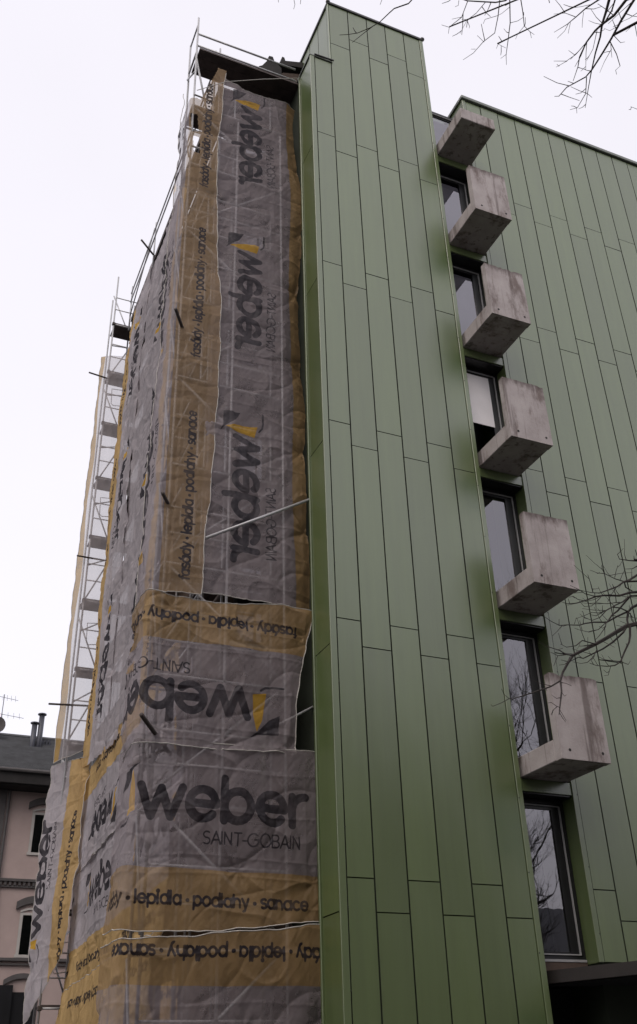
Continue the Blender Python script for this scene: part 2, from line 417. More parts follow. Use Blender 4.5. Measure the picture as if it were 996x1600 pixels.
for k in range(6):
    zb = 5.9+H*k
    # balcony deck: slab whose sides are visible
    if k < 5:
        s = MB().bbox(.0, .92, .155, WY+.28, zb, zb+.33, .010)
        so = s.build('balcony', M['concrete'], bld)
        n = 14
        mb = MB(); top = [zb+1.38+rng.uniform(-.008, .004)+(rng.uniform(-.03, -.01) if rng.random() < .15 else 0) for _ in range(n+1)]
        v = []
        for yy, ins in ((0.0, 0.0), (.15, 0.0)):
            for i in range(n+1):
                v.append((.92*i/n, yy, zb-.004))
            for i in range(n+1):
                v.append((.92*i/n, yy, zb+.7))
            for i in range(n+1):
                v.append((.92*i/n, yy+(.008 if yy == 0 else -.008), top[i]))
        mb.v = v; m3 = 3*(n+1)
        for i in range(n):
            for r in (0, 1):
                a = r*(n+1)+i; mb.f.append((a, a+1, a+n+2, a+n+1)); b = m3+a; mb.f.append((b+1, b, b+n+1, b+n+2))
            a = 2*(n+1)+i; mb.f.append((a, a+1, m3+a+1, m3+a)); mb.f.append((i+1, i, m3+i, m3+i+1))
        for r in (0, 1):
            a = r*(n+1); b = a+n
            mb.f.append((a, a+n+1, m3+a+n+1, m3+a)); mb.f.append((b, m3+b, m3+b+n+1, b+n+1))
        po_ = mb.build('parapet', M['concrete'], so)
        for hx in (.17, .79):
            MB().tube([(hx, -.004, zb+.14), (hx, .05, zb+.14)], .024, 8).build('anchor_hole', M['block_dark'], so)
    else:
        so = MB().bbox(.0, .92, .0, WY+.28, zb, zb+.36, .012).build('canopy_slab', M['concrete'], bld)
# entrance canopy at the foot of the facade
can = thing('entrance_canopy', 'dark brown canopy roof jutting out below the lowest window', 'canopy')
ZC = 3.08
def prism(mb, pts, z0, z1):
    n = len(pts); i = len(mb.v)
    mb.v += [(x, y, z0) for x, y in pts]+[(x, y, z1) for x, y in pts]
    mb.f.append(tuple(i+k for k in reversed(range(n)))); mb.f.append(tuple(i+n+k for k in range(n)))
    for k in range(n): mb.f.append((i+k, i+(k+1) % n, i+n+(k+1) % n, i+n+k))
    return mb
prism(MB(), [(-.02, 1.40), (.86, -.75), (14, -.75), (14, 1.10), (.99, 1.10), (.96, 1.40)], ZC-.17, ZC).build('fascia', M['canopy'], can)
prism(MB(), [(.12, 1.40), (.93, -.62), (13.9, -.62), (13.9, 1.10)], ZC-.185, ZC-.172).build('soffit', M['interior'], can)  # near-black underside: the canopy's own shade put into the colour
MB().box(-.09, .97, 1.9, 1.95, 0, 2.9).build('entrance_wall', M['interior'], can)
for x in (3.2, 8.0):
    MB().tube([(x, -.35, 0), (x, -.35, ZC-.18)], .06, 10).build('post', M['canopy'], can)

# ------------------------------------------------------------------ block under repair behind the scaffold
blk = thing('scaffolded_block', 'dark brown building wall half hidden behind the scaffold netting', 'building')
BX0, BX1, BY0, BY1 = -4.62, -3.40, 2.62, 10.4
MB().box(BX0, BX1, BY0, BY1, 0, 21.9).build('wall', M['block_wall'], blk)
MB().box(BX0, -3.29, 2.60, 3.6, 22.2, 22.9).build('parapet', M['block_dark'], blk)
def slab_xz(pts, y0, y1):
    mb = MB(); n = len(pts)
    mb.v = [(x, y0, z) for x, z in pts]+[(x, y1, z+.05) for x, z in pts]
    mb.f = [tuple(range(n)), tuple(n+k for k in reversed(range(n)))]+[(k, n+k, n+(k+1) % n, (k+1) % n) for k in range(n)]
    return mb
slab_xz([(-4.40, 22.6), (-2.78, 22.6), (-2.78, 24.62), (-3.32, 24.40), (-3.5, 24.22), (-4.0, 23.85)], 2.74, 3.5).build('roof_upstand', M['block_wall'], blk)
slab_xz([(-4.36, 22.9), (-3.45, 22.9), (-3.42, 24.35), (-3.52, 24.5), (-3.60, 24.52), (-3.66, 24.72), (-3.76, 24.70), (-3.80, 24.5), (-3.95, 24.2), (-4.04, 24.12)], 2.62, 2.73).build('roof_sheet', M['block_dark'], blk)
slab_xz([(-3.5, 24.55), (-2.8, 24.75), (-2.8, 24.98), (-3.30, 24.78), (-3.33, 24.9), (-3.39, 24.9), (-3.42, 24.7)], 2.64, 3.3).build('roof_sheet', M['block_dark'], blk)
MB().tube([(-4.1, 2.8, 23.0), (-4.1, 2.8, 23.45)], .07, 8).build('vent_pipe', M['block_dark'], blk)
MB().bbox(-3.62, -3.0, 2.5, 2.61, 23.55, 23.72, .01).build('cornice', M['house_dark'], blk)
for z0 in [2.2+3.0*i for i in range(7)]:
    f = MB().box(-4.42, -3.75, BY0-.03, BY0+.02, z0, z0+1.5).build('window', M['block_dark'], blk)
    MB().poly([(-4.36, BY0-.034, z0+.06), (-3.81, BY0-.034, z0+.06), (-3.81, BY0-.034, z0+1.44), (-4.36, BY0-.034, z0+1.44)]).build('pane', M['glass'], f)
    MB().box(-4.5, -3.68, BY0-.09, BY0-.031, z0-.08, z0-.002).build('sill', M['house_trim'], f)
    for y0 in (4.2, 7.0):
        f = MB().box(BX0-.03, BX0+.02, y0, y0+1.1, z0, z0+1.5).build('window', M['block_dark'], blk)
        MB().poly([(BX0-.034, y0+.06, z0+.06), (BX0-.034, y0+1.04, z0+.06), (BX0-.034, y0+1.04, z0+1.44), (BX0-.034, y0+.06, z0+1.44)]).build('pane', M['glass'], f)
# ------------------------------------------------------------------ lettering of the printed netting (signed distances)
def arc(cx, cy, rx, ry, a0, a1, n=12):
    return [(cx+rx*math.cos(math.radians(a0+(a1-a0)*i/n)), cy+ry*math.sin(math.radians(a0+(a1-a0)*i/n))) for i in range(n+1)]
O_ = lambda w_=.42: arc(w_, .5, w_, .5, 0, 360, 20)
GL = {   # glyph: (strokes, advance); x-height 1, ascender 1.42, descender -.42
 'a': ([O_(), [(.84, 0), (.84, 1)]], 1.12), 'b': ([O_(), [(0, 0), (0, 1.42)]], 1.1), 'c': ([arc(.42, .5, .42, .5, 48, 312, 14)], .98),
 'd': ([O_(), [(.84, 0), (.84, 1.42)]], 1.12), 'e': ([[(.02, .5), (.84, .5)]+arc(.42, .5, .42, .5, 0, 318, 18)], 1.1),
 'f': ([[(.2, 0), (.2, 1.1)]+arc(.42, 1.1, .22, .32, 180, 80, 6), [(0, .92), (.46, .92)]], .66), 'h': ([[(0, 0), (0, 1.42)], [(0, .5)]+arc(.36, .55, .36, .45, 180, 0, 10)+[(.72, 0)]], 1.02),
 'i': ([[(0, 0), (0, 1)], [(0, 1.36), (0, 1.38)]], .34), 'l': ([[(0, 0), (0, 1.42)]], .34), 'n': ([[(0, 0), (0, 1)], [(0, .5)]+arc(.36, .55, .36, .45, 180, 0, 10)+[(.72, 0)]], 1.02),
 'o': ([O_()], 1.12), 'p': ([O_(), [(0, -.42), (0, 1)]], 1.1), 'r': ([[(0, 0), (0, 1)], [(0, .55)]+arc(.4, .55, .4, .45, 180, 85, 8)], .66),
 's': ([arc(.33, .74, .3, .26, 40, 270, 10)+arc(.33, .24, .32, .25, 90, -140, 10)], .82), 'y': ([[(0, 1), (.38, .05)], [(.76, 1), (.3, -.36), (.12, -.42)]], .98),
 'w': ([[(0, 1), (.33, 0), (.62, .95), (.92, 0), (1.25, 1)]], 1.46), '*': ([[(.18, .5), (.2, .5)]], .6), ' ': ([], .34),
 'S': ([arc(.4, 1.02, .36, .33, 40, 270, 10)+arc(.4, .35, .38, .35, 90, -140, 10)], .95), 'A': ([[(0, 0), (.5, 1.4), (1, 0)], [(.2, .45), (.8, .45)]], 1.18), 'I': ([[(0, 0), (0, 1.4)]], .34),
 'N': ([[(0, 0), (0, 1.4), (.8, 0), (.8, 1.4)]], 1.14), 'T': ([[(0, 1.4), (.84, 1.4)], [(.42, 0), (.42, 1.4)]], 1.0), '-': ([[(0, .6), (.4, .6)]], .6),
 'G': ([arc(.62, .7, .62, .7, 45, 360, 18)+[(.75, .7)]], 1.42), 'O': ([arc(.62, .7, .62, .7, 0, 360, 22)], 1.45), 'B': ([[(0, 0), (0, 1.4), (.4, 1.4)]+arc(.4, 1.06, .34, .34, 90, -90, 8)+[(0, .72)], [(.4, .72)]+arc(.42, .36, .4, .36, 90, -90, 8)+[(0, 0)]], .98)}
GL['\u00e1'] = (GL['a'][0]+[[(.36, 1.2), (.56, 1.5)]], 1.12)
def seg_dist(X, Y, pts):
    d = np.full(X.shape, 1e9)
    for (x0, y0), (x1, y1) in zip(pts[:-1], pts[1:]):
        dx, dy = x1-x0, y1-y0; L = dx*dx+dy*dy+1e-12
        t = np.clip(((X-x0)*dx+(Y-y0)*dy)/L, 0, 1)
        d = np.minimum(d, (X-x0-t*dx)**2+(Y-y0-t*dy)**2)
    return np.sqrt(d)
def poly_sd(X, Y, pts):
    q = list(pts)+[pts[0]]; d = seg_dist(X, Y, q); ins = np.zeros(X.shape, bool)
    for (x0, y0), (x1, y1) in zip(q[:-1], q[1:]):
        c = ((y0 > Y) != (y1 > Y)) & (X < (x1-x0)*(Y-y0)/((y1-y0) if y1 != y0 else 1e-9)+x0); ins ^= c
    return np.where(ins, -d, d)
def text_sd(out, U, V, text, u0, length, base, xh, half):
    """min of out and the distance to the outlines of a line of text"""
    tot = sum(GL[c][1] for c in text); k = length/tot; x = u0
    for c in text:
        st, adv = GL[c]
        lo, hi = x-.15, x+adv*k+.15
        m = (U > lo) & (U < hi) & (V > base-.42*xh-.2) & (V < base+1.5*xh+.2)
        if m.any() and st:
            uu, vv = U[m], V[m]; d = np.full(uu.shape, 1e9)
            for s_ in st:
                hw = half*1.6 if c == '*' or (c == 'i' and s_[0][1] > 1.2) else half
                d = np.minimum(d, seg_dist(uu, vv, [(x+px_*k, base+py_*xh) for px_, py_ in s_])-hw)
            out[m] = np.minimum(out[m], d)
        x += adv*k
    return out
PITCH = 4.6; BANDW = .78
def roll_print(U, V, detail=True):
    """the netting's repeating print in roll coordinates: u along the roll, v across it (0 = edge with the ochre band)"""
    ink = np.full(U.shape, .5); yel = np.full(U.shape, .5)
    u = np.mod(U, PITCH)
    for sh in (-PITCH, 0, PITCH):
        uu = u-sh
        text_sd(ink, uu, V, 'fas\u00e1dy * lepidla * podlahy * sanace', .02, 3.42, .30, .120, .0185)
        text_sd(ink, uu, V, 'weber', .86, 2.62, 1.47, .42, .064)
        if detail: text_sd(ink, uu, V, 'SAINT-GOBAIN', 1.80, 1.52, 1.13, .125, .0125)
        X0, B0, S0 = .80, 1.42, .53
        L = lambda pts: [(X0+a*S0*.72, B0+b*S0) for a, b in pts]
        near = (uu > -.4) & (uu < 1.3)
        if near.any():
            a, b = uu[near], V[near]
            d = poly_sd(a, b, L([(.10, 1.50), (-.28, 1.28), (-.79, .90), (-1.24, .74), (-1.17, 1.36), (-.31, 1.36)]))
            y = poly_sd(a, b, L([(-.03, .2), (-.66, .1), (-.48, .93), (-.24, 1.30), (-.1, .86)]))
            d = np.minimum(d, seg_dist(a, b, L([(-.40, .04), (-.62, -.07), (-.9, -.1), (-1.38, -.07)]))-.018)
            ink[near] = np.minimum(ink[near], d); yel[near] = np.minimum(yel[near], y)
    return ink, yel, V-BANDW

# ------------------------------------------------------------------ folds
def vnoise(x, y, seed):
    """gradient noise, about -0.5..0.5"""
    r = np.random.RandomState(seed).rand(64, 64)*2*np.pi
    gx, gy = np.cos(r), np.sin(r)
    xi, yi = np.floor(x).astype(int), np.floor(y).astype(int); fx, fy = x-xi, y-yi
    sx, sy = fx**3*(fx*(fx*6-15)+10), fy**3*(fy*(fy*6-15)+10)
    d = lambda a, b: gx[(xi+a) % 64, (yi+b) % 64]*(fx-a)+gy[(xi+a) % 64, (yi+b) % 64]*(fy-b)
    return ((d(0, 0)*(1-sx)+d(1, 0)*sx)*(1-sy)+(d(0, 1)*(1-sx)+d(1, 1)*sx)*sy)*.75
def folds(a, b, seed, amp=1.0, vert=0.0, ties=None):
    w = .10*vnoise(a*.55, b*.42, seed)+.05*vnoise(a*1.2+.9*b, b*.5-.4*a, seed+1)
    w += .022*vnoise(a*3.4-2.2*b, b*.9+.6*a, seed+2)+.010*vnoise(a*9+6*b, b*3-2*a, seed+3)+.008*vnoise(a*14-9*b, b*4+3*a, seed+13)
    rid = 1-np.abs(2*vnoise(a*.9+.8*b, b*.7-.6*a, seed+4))*1.6
    w += .022*np.clip(rid, 0, 1)**6
    rid = 1-np.abs(2*vnoise(a*.8-1.1*b+9, b*.8+.4*a, seed+5))*1.6
    w -= .020*np.clip(rid, 0, 1)**7
    # packing creases across the roll
    for st, ph in ((.62, .13), (1.87, .4)):
        q = np.abs(np.mod(b+ph+.10*vnoise(a*.8, b*.3, seed+6), st)-st/2); w += .010*np.exp(-q/.018)
    q = np.abs(np.mod(a+.31+.05*vnoise(b*.6, a*.3, seed+7), .66)-.33); w += .006*np.exp(-q/.016)
    # gathered folds that run down from the tied edge, and tension folds on the skew
    n1 = vnoise(a*3.4+.35*b, b*.22, seed+8); n2 = vnoise(a*8.5-.2*b, b*.33, seed+9); n3 = vnoise(a*2.1+1.5*b, b*.5-.3*a, seed+10)
    w += (.030+vert)*n1+(.012+vert*.5)*n2+.022*n3
    if ties is not None:             # pulled in at the ties, with folds radiating from them
        for (ta, tb_) in ties:
            da, db = a-ta, b-tb_; r = np.sqrt(da*da+db*db)+1e-6; th = np.arctan2(db, da)
            w += -.055*np.exp(-(r/.16)**2)+.020*np.exp(-r/.45)*np.clip(r/.1, 0, 1)*np.cos(5*th+ta*3+tb_)*np.cos(2*th+tb_*2)
    return w*amp
def sheet(name, label, group, place, roll, a_rng, b_rng, step, mat, seed, amp=1.0, vert=0.0, hole=None, band_fn=None, detail=True, hems='tb', edge_amp=.03):
    """place(a,b)->x,y,z,nx,ny ; roll(a,b)->u,v ; a_rng / b_rng: functions of b / a giving the ragged limits"""
    sa, sb = step if isinstance(step, tuple) else (step, step)
    bm, bM = b_rng(.5)[0], b_rng(.5)[1]
    am = a_rng((bm+bM)/2); na = max(4, int((am[1]-am[0])/sa)); nb = max(4, int((bM-bm)/sb))
    S, T = np.meshgrid(np.linspace(0, 1, na+1), np.linspace(0, 1, nb+1))
    B0 = bm+(bM-bm)*T; A0_, A1_ = a_rng(B0)
    wob = lambda t, s_: edge_amp*2*(vnoise(t*1.3, t*0+s_, seed+20)+.5*vnoise(t*4, t*0+s_, seed+21))
    A = (A0_+wob(B0, 3.3)*(1-S)**4)*(1-S)+(A1_+wob(B0, 7.7)*S**4)*S
    lo, hi = b_rng(S)
    lo = lo+wob(A, 11.1); hi = hi+wob(A, 15.5)
    Bz = lo+(hi-lo)*T
    u, v = roll(A, Bz)
    ink, yel, band = roll_print(u, v, detail)
    if band_fn is not None: band = band_fn(A, Bz, v)
    x, y, z, nx, ny = place(A, Bz)
    rs_ = random.Random(seed); ties = []
    for zt in [22.70-1.93*i+.9 for i in range(12)]:
        if bm < zt < bM:
            lo_, hi_ = a_rng(zt); k = max(1, int((hi_-lo_)/1.1))
            for i in range(k+1): ties.append((lo_+.06+(hi_-lo_-.12)*i/k+rs_.uniform(-.12, .12)*(0 < i < k), zt+rs_.uniform(-.2, .2)))
    wv = folds(A, Bz, seed, amp, vert, ties)
    co = np.stack([x+nx*wv, y+ny*wv, z+wv*.15], -1).reshape(-1, 3)
    idx = np.arange((na+1)*(nb+1)).reshape(nb+1, na+1)
    q = np.stack([idx[:-1, :-1], idx[:-1, 1:], idx[1:, 1:], idx[1:, :-1]], -1).reshape(-1, 4)
    if hole is not None:
        hm = hole(A, Bz); k = (hm[:-1, :-1] | hm[1:, 1:] | hm[:-1, 1:] | hm[1:, :-1]).reshape(-1); q = q[~k]
    me = bpy.data.meshes.new(name); me.vertices.add(len(co)); me.vertices.foreach_set('co', co.astype(np.float32).ravel())
    me.loops.add(q.size); me.loops.foreach_set('vertex_index', q.ravel().astype(np.int32))
    me.polygons.add(len(q)); me.polygons.foreach_set('loop_start', np.arange(0, q.size, 4, dtype=np.int32)); me.polygons.foreach_set('loop_total', np.full(len(q), 4, np.int32))
    me.polygons.foreach_set('use_smooth', np.ones(len(q), bool))
    for nm, arr in (('ink', ink), ('yel', yel), ('band', band)):
        at = me.attributes.new(nm, 'FLOAT', 'POINT'); at.data.foreach_set('value', arr.astype(np.float32).ravel())
    me.update(calc_edges=True); me.validate()
    o = link(name, me, None, M[mat]); tag(o, label, 'netting', group)
    P = co.reshape(nb+1, na+1, 3)
    for h in hems:
        line = {'t': P[-1], 'b': P[0], 'l': P[:, 0], 'r': P[:, -1]}[h]
        line = line[::max(1, len(line)//120)]
        MB().tube([tuple(p) for p in line], .008, 4).build('hem', M['hem'], o)
    return o
NETG = 'printed debris netting sheets on the scaffold'
def xcorner(z): return -5.955-(22-z)*.0138
FY = 1.73
def front(a, z):
    """front plane with a rounded left corner; a<0 runs back along the end of the scaffold"""
    xc = xcorner(z); r = .10
    ang = np.clip((a+r*.785)/(r*1.571), 0, 1)*math.pi/2        # 0 on the end face, pi/2 on the front
    onf = a > r*.785; one = a < -r*.785
    x = np.where(onf, xc+r+(a-r*.785), np.where(one, xc, xc+r-r*np.cos(ang)))
    y = np.where(onf, FY, np.where(one, FY+r-(a+r*.785), FY+r-r*np.sin(ang)))
    nx = np.where(onf, 0, np.where(one, -1, -np.cos(ang))); ny = np.where(onf, -1, np.where(one, 0, -np.sin(ang)))
    return x, y, z+0*a, nx, ny
ax = lambda x, z: x-xcorner(z)-.02          # a of a front x

# A: ochre strip up the corner
def A_place(a, z):
    x, y, zz, nx, ny = front(a, z); return x, y-.035*(a > .3), zz, nx, ny
sheet('debris_netting', 'tall ochre strip of netting up the scaffold corner, its slogan reading upwards', NETG, A_place,
      lambda a, z: (z-8.75, ax(-5.19, z)-a), lambda z: (-.86+0*z, ax(-5.20+.10*np.sin(z*.55+.6), z)), lambda s: (8.45+.10*s, 22.1+0*s), .018, 'net_corner', 11, .75,
      hole=lambda a, z: ((z > 20.75+.9*np.clip((a-.2)/.25, 0, 9)) & (a < .55)) | ((z > 19.0) & (z < 20.2) & (a > .02+.12*(20.2-z)) & (a < .16+.10*(20.2-z)) & (np.abs(z-19.55) > .09)), hems='brl')
# B: grey strip, print seen from behind
def B_place(a, z):
    x, y, zz, nx, ny = front(a, z); t = np.clip((x+3.95)/.6, 0, 1)
    return x-.05*t*np.sin(z*1.3), y+.02+t*t*(.13+.09*np.sin(z*.9+1.0))+.10*np.clip((21.9-z)/1.0, 0, 1)*0, zz, nx, ny
sheet('debris_netting', 'tall grey netting beside the tower with mirrored lettering running down', NETG, B_place,
      lambda a, z: (17.30-z, (ax(-2.84, z)-a)), lambda z: (ax(-5.30, z)+0*z, ax(-3.345+.03*np.sin(z*.8), z)), lambda s: (8.62-.05*s, 21.85-.25*np.sin(np.pi*s)+.12*s), .018, 'net_front', 23, 1.15, hems='tb')
# C: upside-down row
def C_place(a, z):
    x, y, zz, nx, ny = front(a, z); return x, y-.05*(1-np.clip((z-6)/2.4, 0, 1)), zz, nx, ny
sheet('debris_netting', 'grey netting row with ochre top and upside-down lettering, halfway down the front', NETG, C_place,
      lambda a, z: (ax(-3.60, z)-a, 8.50-z), lambda z: (-.85+0*z, ax(-3.35-.32*np.clip((8.4-z)/1.6, 0, 1), z)), lambda s: (5.98+.14*s, 8.46+.10*np.sin(s*9)*.4+.08*s), .0135, 'net_front', 37, 1.0, hems='tbr')
# D: upright row
def D_place(a, z):
    x, y, zz, nx, ny = front(a, z); return x, y+.02, zz, nx, ny
sheet('debris_netting', 'grey netting row reading upright with large black lettering and ochre foot band', NETG, D_place,
      lambda a, z: (a+.72, z-3.57), lambda z: (-.85+0*z, ax(-3.31, z)), lambda s: (3.58-.12*np.sin(np.pi*s)+.17*s, 6.10+.06*s), .0135, 'net_front', 41, .9, hems='tb')
# E: lowest row, upside down again
def E_place(a, z):
    x, y, zz, nx, ny = front(a, z); return x, y-.03+.02*np.clip(3.6-z, 0, 1), zz, nx, ny
sheet('debris_netting', 'lowest netting row on the front, ochre with upside-down slogan over grey', NETG, E_place,
      lambda a, z: (ax(-3.02, z)-a, 3.66-z), lambda z: (-.85+0*z, ax(-3.31, z)), lambda s: (.9+0*s, 3.42+.26*s-.06*np.sin(np.pi*s)), .016, 'net_front', 53, .9, hems='t', detail=False)
# S1, S2: strips down the long side
SX = -5.16
def S_place(off):
    def f(a, z):                     # a = -y
        y = -a; return SX-.012*(22-z)*.35+off+.012*(y-8)+.09*np.clip((z-20.6)/1.6, 0, 1), y, z+0*a, -1+0*a, 0*a
    return f
sheet('debris_netting', 'far strip of side netting with ochre edge and lettering running down', NETG, S_place(-.03),
      lambda a, z: (17.07-z, 11.40+a), lambda z: (-11.40+.02*z*0, -8.72+0*z), lambda s: (8.35-.25*s, 22.3+.25*s), (.03, .022), 'net_side', 61, .9, .05, hems='')
sheet('debris_netting', 'near strip of side netting with lettering running up, behind the corner', NETG, S_place(0),
      lambda a, z: (z-13.1, -a-5.0), lambda z: (-8.85+0*z, -5.0+0*z), lambda s: (8.05-.25*s, 22.45+0*s), (.03, .022), 'net_side', 67, .9, .05, hems='')
# lower rows of the side
def low_place(off, bulge=0.0):
    def f(a, z):
        y = -a; return -5.26+off+.032*(y-6)-bulge*np.sin(np.clip((z-.9)/3, 0, 1)*np.pi)+0*a, y, z+0*a, -1+0*a, 0*a
    return f
sheet('debris_netting', 'side row with ochre top band and small upside-down slogan, above the lower tie', NETG, low_place(-.02),
      lambda a, z: (-a-6.55, 8.35-z), lambda z: (-11.7+0*z, -2.6+0*z), lambda s: (5.95+.10*s, 8.25-.1*s), (.028, .018), 'net_side', 71, .9, hems='tb')
sheet('debris_netting', 'side row with small upright lettering between the corner and the hanging sheet', NETG, low_place(0),
      lambda a, z: (a+10.30, z-3.60), lambda z: (-11.7+0*z, -2.6+0*z), lambda s: (3.65+0*s, 6.02+.1*s), (.028, .018), 'net_side', 73, .9, hems='tb')
sheet('debris_netting', 'lowest side row, creased ochre netting with upside-down slogan', NETG, low_place(-.05, .12),
      lambda a, z: (-a-6.7, 3.62-z), lambda z: (-11.6+0*z, -2.6+0*z), lambda s: (.6+0*s, 3.62+.08*s), (.028, .018), 'net_side', 79, 1.1, hems='t',
      band_fn=lambda a, z, v: v-2.6)
# F: big loose sheet at the far corner
def F_place(a, z):
    t = a/1.76; sag = .14*np.sin(np.clip((z-3)/5.6, 0, 1)*np.pi)
    x = -5.73+.60*t-sag*.5-.10*t*np.clip((8.6-z)/5, 0, 1); y = 12.45-1.62*t-sag*.4
    return x, y, z+0*a, -.97+0*a, -.22+0*a
sheet('debris_netting', 'loose netting sheet hanging at the far corner, ochre band and lettering reading upwards', NETG, F_place,
      lambda a, z: (z-3.95, np.where(1.76-a < .84, (1.76-a)*.93, .78+(1.76-a-.84)*1.25)), lambda z: (0*z-.02, 1.78-1.0*np.clip((4.6-z)/1.3, 0, 1)**1.5), lambda s: (3.02+.75*s, 8.72-.15*s), (.016, .02), 'net_side', 83, 1.0, .03, hems='tblr')
# G: see-through sheet on the far end frame
def G_place(a, z):
    return a, 11.66+0*a, z+0*a, 0*a, -1+0*a
sheet('debris_netting', 'see-through pale netting over the far end frame against the sky', NETG, G_place,
      lambda a, z: (19.6-z, 3.6+0*a), lambda z: (-5.80-.05*np.clip((20-z)/8, 0, 1), -4.90+0*z), lambda s: (8.55+.55*s, 21.1+.3*s), (.016, .022), 'net_end', 89, .5, .02, hems='bl',
      band_fn=lambda a, z, v: np.minimum(a+5.72+.03*np.sin(z*1.7), -4.99-a+.03*np.sin(z*1.1)))
# ------------------------------------------------------------------ scaffold
scf = thing('scaffold', 'galvanised tube scaffold with plank decks behind the printed netting', 'scaffold')
LIFT = [22.70-1.93*i for i in range(12)]
def tb(name, p, q, r=.024, m='galv', n=6): return MB().tube([p, q], r, n).build(name, M[m], scf, True)
def deck(x0, x1, y0, y1, z):
    # planks side by side
    along_x = (x1-x0) > (y1-y0); n = 3
    for i in range(n):
        if along_x:
            a = y0+(y1-y0)*i/n; b = y0+(y1-y0)*(i+1)/n-.006; MB().box(x0, x1, a, b, z-.05, z).build('plank', M['deck_wood'], scf)
        else:
            a = x0+(x1-x0)*i/n; b = x0+(x1-x0)*(i+1)/n-.006; MB().box(a, b, y0, y1, z-.05, z).build('plank', M['deck_wood'], scf)
# front row
FX0, FX1, FYo, FYi = -5.86, -3.78, 1.86, 2.50
for x, y, t in ((FX0, FYo, 23.95), (FX0, FYi, 23.75), (-5.22, FYi, 23.9), (FX1, FYo, 20.6), (FX1, FYi, 22.6), (-4.80, FYo, 20.6)):
    tb('standard', (x, y, 0), (x, y, t))
tb('standard', (-5.08, FYi+.02, 0), (-5.08, FYi+.02, 23.65), .02)
for i, z in enumerate(LIFT):
    deck(FX0-.02 if i else FX0+.05, -3.31 if i == 0 else -3.55, FYo+.03 if i else 1.78, FYi-.03, z)
    if i:
        tb('ledger', (FX0, FYo, z-.08), (FX1, FYo, z-.08)); tb('ledger', (FX0, FYi, z-.08), (FX1, FYi, z-.08))
    tb('transom', (FX0, FYo, z-.06), (FX0, FYi, z-.06)); i and tb('transom', (FX1, FYo, z-.06), (FX1, FYi, z-.06))
    if i > 1:
        tb('guard_rail', (FX0, FYo+.02, z+1.0), (FX1, FYo+.02, z+1.0), .02); tb('guard_rail', (FX0, FYo+.02, z+.5), (FX1, FYo+.02, z+.5), .02)
        a, b = (FX0, FX1) if i % 2 else (FX1, FX0)
        tb('brace', (a, FYo+.04, z+.05), (b, FYo+.04, z+1.9), .024)
        tb('brace', (FX0-.03, FYo, z+.1), (FX0-.03, FYi, z+1.8), .02)
for z in (23.70, 23.25): tb('guard_rail', (FX0, FYo, z-.38), (-3.36, FYo, z-.38), .024)
tb('brace', (FX0-.02, FYo-.05, 22.35), (-5.25, FYi, 20.8), .024); tb('brace', (FX0, FYo-.04, 21.0), (-5.2, FYi-.02, 21.9), .022)
tb('guard_rail', (FX0, FYo, 23.7), (FX0, FYi, 23.7), .02); tb('guard_rail', (FX0-.03, FYi, 22.4), (FX0, FYo, 21.9), .02)
# long side
SXo, SXi = -5.00, -4.66
SYs = [2.56, 5.6, 8.66, 11.55]
for y in SYs:
    for x in (SXo, SXi): tb('standard', (x, y, 0), (x, y, 22.9))
    tb('standard', (-5.09, y, 22.3), (-5.09, y, 24.15))
for i, z in enumerate(LIFT):
    for y0, y1 in zip(SYs[:-1], SYs[1:]):
        MB().box(-5.05, SXo+.21, y0, y1-.01, z-.05, z).build('plank', M['deck_wood'], scf)
        MB().box(SXo+.22, SXi, y0, y1-.01, z-.05, z).build('plank', M['deck_wood'], scf)
        if z > 6:
            tb('ledger', (SXo, y0, z-.08), (SXo, y1, z-.08)); tb('guard_rail', (-5.115 if i == 0 else SXo-.03, y0, z+1.13 if i == 0 else z+1.0), (-5.115 if i == 0 else SXo-.03, y1, z+1.13 if i == 0 else z+1.0), .022)
            if i == 0: tb('guard_rail', (-5.115, y0, z+.76), (-5.115, y1, z+.76), .022)
MB().box(-5.062, -5.05, 2.6, 11.5, 22.60, 22.78).build('toe_board', M['deck_wood'], scf)
tb('brace', (-5.12, 8.66, 23.9), (-5.12, 11.4, 22.75), .02)
tb('tube', (-5.55, 8.35, 22.95), (-4.95, 8.75, 22.75), .028, 'rusty')
# far end, seen against the sky
EX0, EX1, EY0, EY1 = -5.53, -4.92, 11.82, 12.47
for x, y, t in ((EX0, EY0, 24.65), (EX0, EY1, 24.2), (EX1, EY0, 23.6), (EX1, EY1, 23.9)): tb('standard', (x, y, 0), (x, y, t), .026)
for i, z in enumerate(LIFT):
    deck(EX0+.03, -3.6, EY0, EY1, z)
    tb('transom', (EX0, EY0, z-.07), (EX1, EY0, z-.07))
    for x in (EX0, EX1): MB().bbox(x-.045, x+.045, EY0-.05, EY0+.045, z-.12, z-.02, .01).build('coupler', M['rusty'], scf)
    for d in (.52, 1.02): tb('guard_rail', (EX0, EY0-.03, z+d), (EX1+.2, EY0-.03, z+d), .018)
    a, b = (EX0, EX1+.1) if i % 2 else (EX1+.1, EX0)
    tb('brace', (a, EY1, z+.0), (b, EY1-.1, z+1.6), .022)
    tb('brace', (EX0, EY0, z-.95), (EX1, EY1, z-.35), .02)
    if i % 2 == 0 and i:
        MB().tube([(-4.96, EY0-.06, z+1.25), (-5.38, EY0-.06, z+1.20), (-5.36, EY0-.06, z+.66), (-5.30, EY0-.06, z+.60), (-5.06, EY0-.06, z+.64), (-5.02, EY0-.06, z+.72), (-5.0, EY0-.06, z+1.24)], .012, 5).build('ladder_gate', M['galv'], scf)
for z in (20.35, 14.2, 10.05):
    tb('tube', (EX0-.62 if z < 13 or z > 18 else EX0-.35, EY0-.35, z-.12), (EX1, EY0+.12, z+.12), .026, 'rusty')
